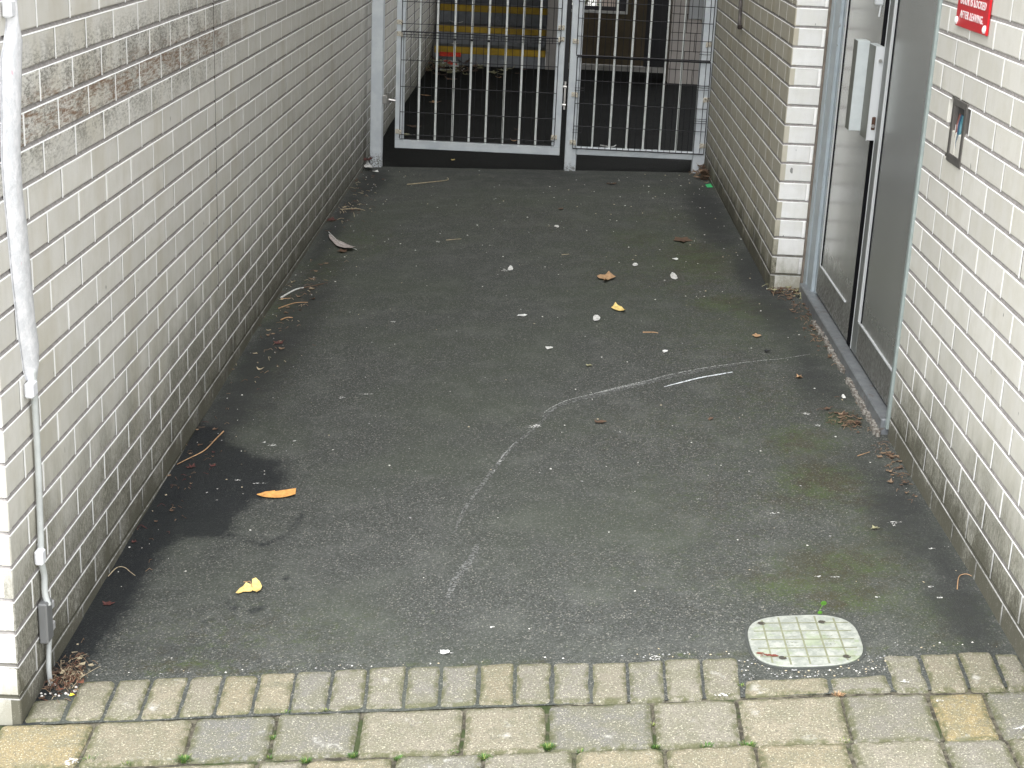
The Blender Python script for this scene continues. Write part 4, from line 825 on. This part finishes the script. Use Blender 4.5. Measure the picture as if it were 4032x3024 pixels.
# litter against the gate posts and wall foot
lf=starleaf
leaf(lf(-.0+.02,6.03,.045,5,1,.9),L_RED,'fallen_leaf','dark red leaf wedged behind the left gate post','leaf',h=.05,curl=.05,seed=31)
leaf([(.004,6.0),(.02,6.06),(.05,6.03),(.062,5.97),(.05,5.94),(.02,5.96)],L_WHT,'paper_scrap','crumpled white paper at the foot of the left gate post','scrap',h=.015,curl=.04,seed=33)
leaf([(.06,5.93),(.09,5.95),(.10,5.92),(.07,5.91)],L_WHT,'paper_scrap','tiny white scrap in front of the left gate post','scrap',h=.004,curl=.01,seed=34)
random.seed(21)
def litter_pile(name,label,cx_,cy_,rx,ry,nl,nt,mats,hmax=.02,ls=.016,tr=.0009,clampx=None):
    mbs=[MB() for _ in mats]
    for i in range(nl):
        x=random.gauss(cx_,rx); y=random.gauss(cy_,ry)
        if clampx: x=min(clampx[1],max(clampx[0],x))
        s_=ls*random.uniform(.5,1.3); k=random.randrange(len(mats))
        leaf(starleaf(x,y,s_,random.choice((3,4,5)),random.uniform(0,6),random.uniform(.5,1),.4),None,'','','',h=random.uniform(.002,hmax),curl=s_*random.uniform(.3,1.2),seed=i*.7,mb0=mbs[k])
    for i in range(nt):
        x=random.gauss(cx_,rx); y=random.gauss(cy_,ry); 
        if clampx: x=min(clampx[1],max(clampx[0],x))
        a=random.uniform(0,6.28); l=ls*random.uniform(.8,2.6); h=random.uniform(.002,hmax)
        mbs[random.randrange(len(mats))].tube([(x,y,G(x,y)+h),(x+math.cos(a)*l*.5,y+math.sin(a)*l*.5,G(x,y)+h+random.uniform(0,l*.3)),(x+math.cos(a+.5)*l,y+math.sin(a+.5)*l,G(x,y)+h*.5)],tr,4)
    mb=MB()
    for k,b in enumerate(mbs): mb.add(b.v,b.f,k)
    o=mb.build(name,list(mats)); return tag(o,label,kind='stuff')
litter_pile('leaf_litter','brown roots and leaf litter in the left corner beside the paving',.045,.165,.020,.040,34,190,(L_BRN,L_LTN,L_BRN,L_STRAW,leafmat('rust_leaf',(.15,.06,.035))),.022,.0075,.0007,(.012,.090))
litter_pile('leaf_litter','dry leaves heaped between the right gate post and wall',1.965,5.90,.025,.12,26,14,(L_BRN,L_LTN,L_LTN),.05,.030,.002,(1.90,1.975))
litter_pile('leaf_litter','brown leaf litter at the foot of the pier end',2.055,3.17,.05,.05,40,60,(L_BRN,L_LTN,L_BRN,L_OLV),.018,.014,.0012,(1.99,2.10))
litter_pile('leaf_litter','leaf crumbs along the door threshold',2.065,2.72,.020,.20,34,60,(L_BRN,L_LTN,L_BRN),.008,.009,.001,(1.99,2.085))
litter_pile('leaf_litter','dark twiggy litter near the near end of the door',2.015,1.66,.022,.05,22,50,(L_BRN,L_LTN,L_BRN),.006,.011,.001,(1.95,2.085))
litter_pile('leaf_litter','scattered brown litter at the foot of the right wall',2.075,1.30,.018,.16,24,36,(L_BRN,L_LTN),.006,.010,.0009,(2.0,2.10))
litter_pile('leaf_litter','small twigs and seeds scattered along the left wall',.085,2.9,.05,.42,22,60,(L_BRN,L_LTN,L_STRAW),.006,.012,.0009,(.005,.24))
litter_pile('leaf_litter','small debris at the far left wall foot',.075,5.1,.05,.45,14,46,(L_BRN,L_STRAW,L_BRN),.006,.013,.0011,(.004,.22))
litter_pile('leaf_litter','twiggy crumbs at the wet patch by the left wall',.05,1.25,.035,.35,14,46,(L_BRN,L_LTN,L_RED),.005,.009,.0007,(.003,.14))
litter_pile('leaf_litter','dead leaves piled at the bottom of the stairs',.16,10.55,.12,.22,48,0,(L_BRN,L_OLV,L_OLV,L_LTN),.05,.060,.002,(.02,.6))
litter_pile('leaf_litter','a line of dead leaves along the bottom stair',.45,10.75,.16,.10,18,0,(L_OLV,L_BRN,L_LTN),.03,.045,.002,(.1,.9))
# carton and scraps behind the gate
ct=thing('carton',(.15,10.7,.02),'red and white crushed packet on leaves at the stair foot','litter')
RD=leafmat('red_card',(.70,.05,.02)); 
mb=MB(); mb.box(.08,.27,10.86,10.90,.10,.135,bev=.003); mb.build('packet_lid',RD,ct)
mb=MB(); mb.add([(.12,10.62,.055),(.27,10.60,.06),(.26,10.72,.075),(.13,10.74,.085),(.12,10.62,.04),(.27,10.60,.045),(.26,10.72,.06),(.13,10.74,.07)],[(0,1,2,3),(4,5,6,7),(0,1,5,4),(1,2,6,5),(2,3,7,6),(3,0,4,7)]); mb.build('packet_side',L_WHT,ct)
mb=MB(); mb.add([(.13,10.70,.082),(.17,10.72,.087),(.26,10.60,.066),(.20,10.60,.064),(.13,10.70,.078),(.17,10.72,.083),(.26,10.60,.062),(.20,10.60,.060)],[(0,1,2,3),(4,5,6,7),(0,1,5,4),(1,2,6,5),(2,3,7,6),(3,0,4,7)]); mb.build('red_band',RD,ct)
leaf([(.11,10.42),(.30,10.44),(.33,10.50),(.22,10.54),(.12,10.50)],L_WHT,'paper_scrap','flat white paper in front of the red packet behind the gate','scrap',h=.012,curl=.03,seed=40)
leaf(starleaf(.19,11.12,.04,4,0),L_WHT,'paper_scrap','white scrap on the bottom step behind the gate','scrap',h=.165,curl=.03,seed=41)
leaf([(.13,11.33),(.26,11.33),(.24,11.36),(.15,11.36)],L_WHT,'paper_cone','white paper cone standing on the second step behind the gate','scrap',h=.33,curl=.03,seed=42)
for x,y,a,lab,m_ in ((.65,10.44,.045,'olive leaf sliver on the dark floor behind the gate, right of centre',L_OLV),(.63,10.21,.035,'tan leaf sliver on the dark floor behind the gate, nearer than the olive one',L_TAN),(.22,8.6,.05,'brown leaf on the dark floor behind the gate near the left wall',L_TAN),(.12,8.95,.05,'small tan leaf by the left wall behind the gate',L_TAN),(.17,7.45,.055,'dark leaf near the left wall just behind the gate',L_BRN),(.14,7.15,.06,'olive leaf near the left wall, nearest behind the gate',L_OLV),(.85,7.05,.03,'small tan scrap behind the middle bars of the gate',L_TAN),(.86,7.5,.03,'tiny brown scrap behind the middle bars of the gate',L_BRN)):
    leaf(starleaf(x,y,a,4,x*9,.7),m_,'fallen_leaf',lab,'leaf',h=.004,curl=.02,seed=x*11)
twig([(1.40,7.0),(1.47,6.95),(1.50,7.03)],.005,L_WHT,'white plastic sliver behind the fixed panel, left side'); twig([(1.62,6.72),(1.69,6.75)],.005,L_WHT,'white sliver behind the fixed panel near its middle bars')
leaf(starleaf(.50,6.35,.016,4,1),L_YEL,'fallen_leaf','tiny yellow leaf on the ground under the gate','leaf',h=.003,seed=50)
# grit: uncountable pale flecks
mb=MB(); random.seed(99); n_=0
for i in range(1150):
    x=random.uniform(.01,2.08); y=6.05*random.random()**.8
    dens=.32+.9*math.exp(-((x-.08)/.16)**2)+.8*math.exp(-((x-1.8)/.25)**2)*(.4+.6*(y>3))+.5*math.exp(-((x-2.05)/.1)**2)
    if random.random()>dens or y<.17: continue
    s_=random.choice((.0012,.0016,.002,.0026,.0034))*(1+.12*y); z=G(x,y)+.001; a=random.uniform(0,6.28); e=random.uniform(.4,1)
    vs=[(x+s_*math.cos(a+t)*(1 if k%2 else e),y+s_*1.2*math.sin(a+t)*(e if k%2 else 1),z+random.uniform(0,.0015)) for k,t in enumerate((0,1.5,3.1,4.7))]+[(x,y,z+s_*.6)]
    mb.add(vs,[(0,1,4),(1,2,4),(2,3,4),(3,0,4)],random.choice((0,0,1,2)))
for i in range(210):
    if i<130: x=random.uniform(1.52,1.83); y=random.uniform(.062,.15)
    else: x=random.uniform(.1,2.08); y=random.gauss(.178,.006) if not 1.51<x<1.84 else random.uniform(.06,.09)
    if ((x-1.672)/.13)**2+((y-.2185)/.124)**2<1.05: continue
    s_=random.choice((.0012,.0016,.0022,.003)); z=G(x,y)+.0015; vs=[(x+s_*math.cos(t),y+s_*.8*math.sin(t),z) for t in (0,1.4,3.2,4.6)]+[(x,y,z+s_*.8)]
    mb.add(vs,[(0,1,4),(1,2,4),(2,3,4),(3,0,4)],random.choice((0,1,2,2)))
tag(mb.build('grit',[simple('pale_grit',(.62,.61,.57),.8),simple('tan_grit',(.42,.36,.25),.8),simple('grey_grit',(.30,.30,.30),.8)]),'tiny pale grit flecks scattered over the asphalt',kind='stuff')
# white pebbles in the left corner
random.seed(4)
for i,(x,y) in enumerate([(.003+.004,.109),(.017,.105),(.028,.108),(.041,.102),(.057,.155),(.078,.129),(.080,.114),(.063,.105),(.027,.142),(.070,.100),(.012,.098),(.050,.097)]):
    mb=MB(); s_=random.uniform(.0025,.0048); vs=[];z=G(x,y)+.004
    for r_ in range(5):
        ph=math.pi*(r_/4-.5)
        for k in range(7): t=2*math.pi*k/7; vs.append((x+s_*math.cos(ph)*math.cos(t)*(1+.2*nz(i,k)),y+s_*.8*math.cos(ph)*math.sin(t),z+s_*.7*math.sin(ph)))
    mb.add(vs,[(r_*7+k,r_*7+(k+1)%7,(r_+1)*7+(k+1)%7,(r_+1)*7+k) for r_ in range(4) for k in range(7)])
    tag(mb.build('pebble',simple('white_pebble',(.66,.64,.60),.5),smooth=True),'small white pebble among the litter in the left corner','pebble','white pebbles in the left corner litter')
leaf(starleaf(.080,.092,.006,5,0),leafmat('flower_yellow',(.85,.75,.05)),'petal','tiny bright yellow petal on the corner paving block','petal',h=.008,seed=60)
# sprout by the cover
sp=thing('seedling',(1.722,.345,G(1.72,.345)),'bright green two leaved seedling at the far edge of the metal cover','plant')
mb=MB(); mb.tube([(1.722,.345,G(1.72,.34)),(1.726,.35,G(1.72,.34)+.010),(1.733,.352,G(1.72,.34)+.022)],.0005,5); mb.build('stem',GRN,sp)
for x,y,z,r_ in ((1.733,.352,.022,.0068),(1.724,.338,.006,.0055)):
    mb=MB(); vs=[(x+r_*math.cos(t),y-.3*r_*math.sin(t),G(x,y)+z+r_*.95*math.sin(t)) for t in [k*math.pi/6 for k in range(12)]]; vs+=[(a,b+.0006,c_) for a,b,c_ in vs]
    mb.add(vs,[tuple(range(12)),tuple(range(12,24))]+[(k,(k+1)%12,12+(k+1)%12,12+k) for k in range(12)]); mb.build('leaf',GRN,sp)
# grass tufts in the paving joints
random.seed(17)
TU=[(.19,-.150,.017,26,'tuft of grass with long blades in the joint at the lower left corner'),(.271,-.168,.012,22,'small grass tuft right of the long bladed tuft at lower left'),(.385,-.163,.020,70,'bright dense grass clump below the second big paving block'),(.552,-.09,.010,30,'moss and grass in the upright joint between third and fourth big blocks'),
 (.558,-.160,.010,34,'grass tuft at the foot of the joint between third and fourth big blocks'),(.563,.004,.012,30,'grass tuft under the small setts, upper left part of the paving'),(.643,.006,.011,22,'yellowish grass tuft just right of the one under the small setts'),(.632,-.180,.014,50,'dense green clump at the bottom edge, left of the middle'),(.724,-.168,.014,44,'grass at the joint corner left of the middle buff blocks'),
 (.818,-.184,.014,44,'bright green clump in the bottom joint below the left middle buff block'),(.925,-.170,.012,36,'low green strip of grass under the joint of the two buff blocks'),(.987,-.192,.016,48,'grass clump at the bottom edge right of the low green strip'),(1.111,-.165,.018,80,'largest bushy grass clump at the joint of buff and grey blocks'),(1.178,-.182,.012,30,'small green tuft just right of the bushy clump'),
 (1.324,-.176,.010,26,'small grass tuft in the joint right of the large grey block'),(1.321,-.095,.009,20,'yellow green moss halfway up the joint right of the large grey block'),(1.421,-.182,.017,36,'flat green rosette in the bottom joint right of centre'),(1.503,-.184,.017,48,'grass clump at the joint corner below the wide buff block'),(1.692,-.182,.014,24,'dry yellowish grass tuft near the third joint from the right'),(1.708,-.012,.014,30,'reddish dry grass in the joint just below the metal cover'),(1.514,.04,.012,18,'yellow green moss beside the last upright sett left of the cover'),(2.066,.078,.009,26,'little green weed between the last setts at the right wall')]
for x,y,r_,n_,lab in TU:
    mb=MB(); dry='dry' in lab or 'yellow' in lab
    for i in range(int(n_*1.4)):
        a=random.uniform(0,6.28); d=r_*random.random()**.7*.5; bx=x+math.cos(a)*d*1.4; by=y+math.sin(a)*d*.5; h=r_*random.uniform(.25,.7)*(1.9 if 'long' in lab and random.random()<.3 else 1); ln=r_*random.uniform(.1,.8); w_=.0007
        z=G(bx,by)-.002; ca,sa=math.cos(a),math.sin(a)
        mb.add([(bx-sa*w_,by+ca*w_,z),(bx+sa*w_,by-ca*w_,z),(bx+ca*ln*.5+sa*w_,by+sa*ln*.5-ca*w_,z+h*.75),(bx+ca*ln*.5-sa*w_,by+sa*ln*.5+ca*w_,z+h*.75),(bx+ca*ln,by+sa*ln,z+h)],[(0,1,2,3),(3,2,4)],(1 if random.random()<(.75 if dry else .25) else 0) if 'reddish' not in lab else 2)
    tag(mb.build('grass_tuft',[MOSSG,MOSSY,L_TAN]),lab,'grass','grass tufts growing in the paving joints')
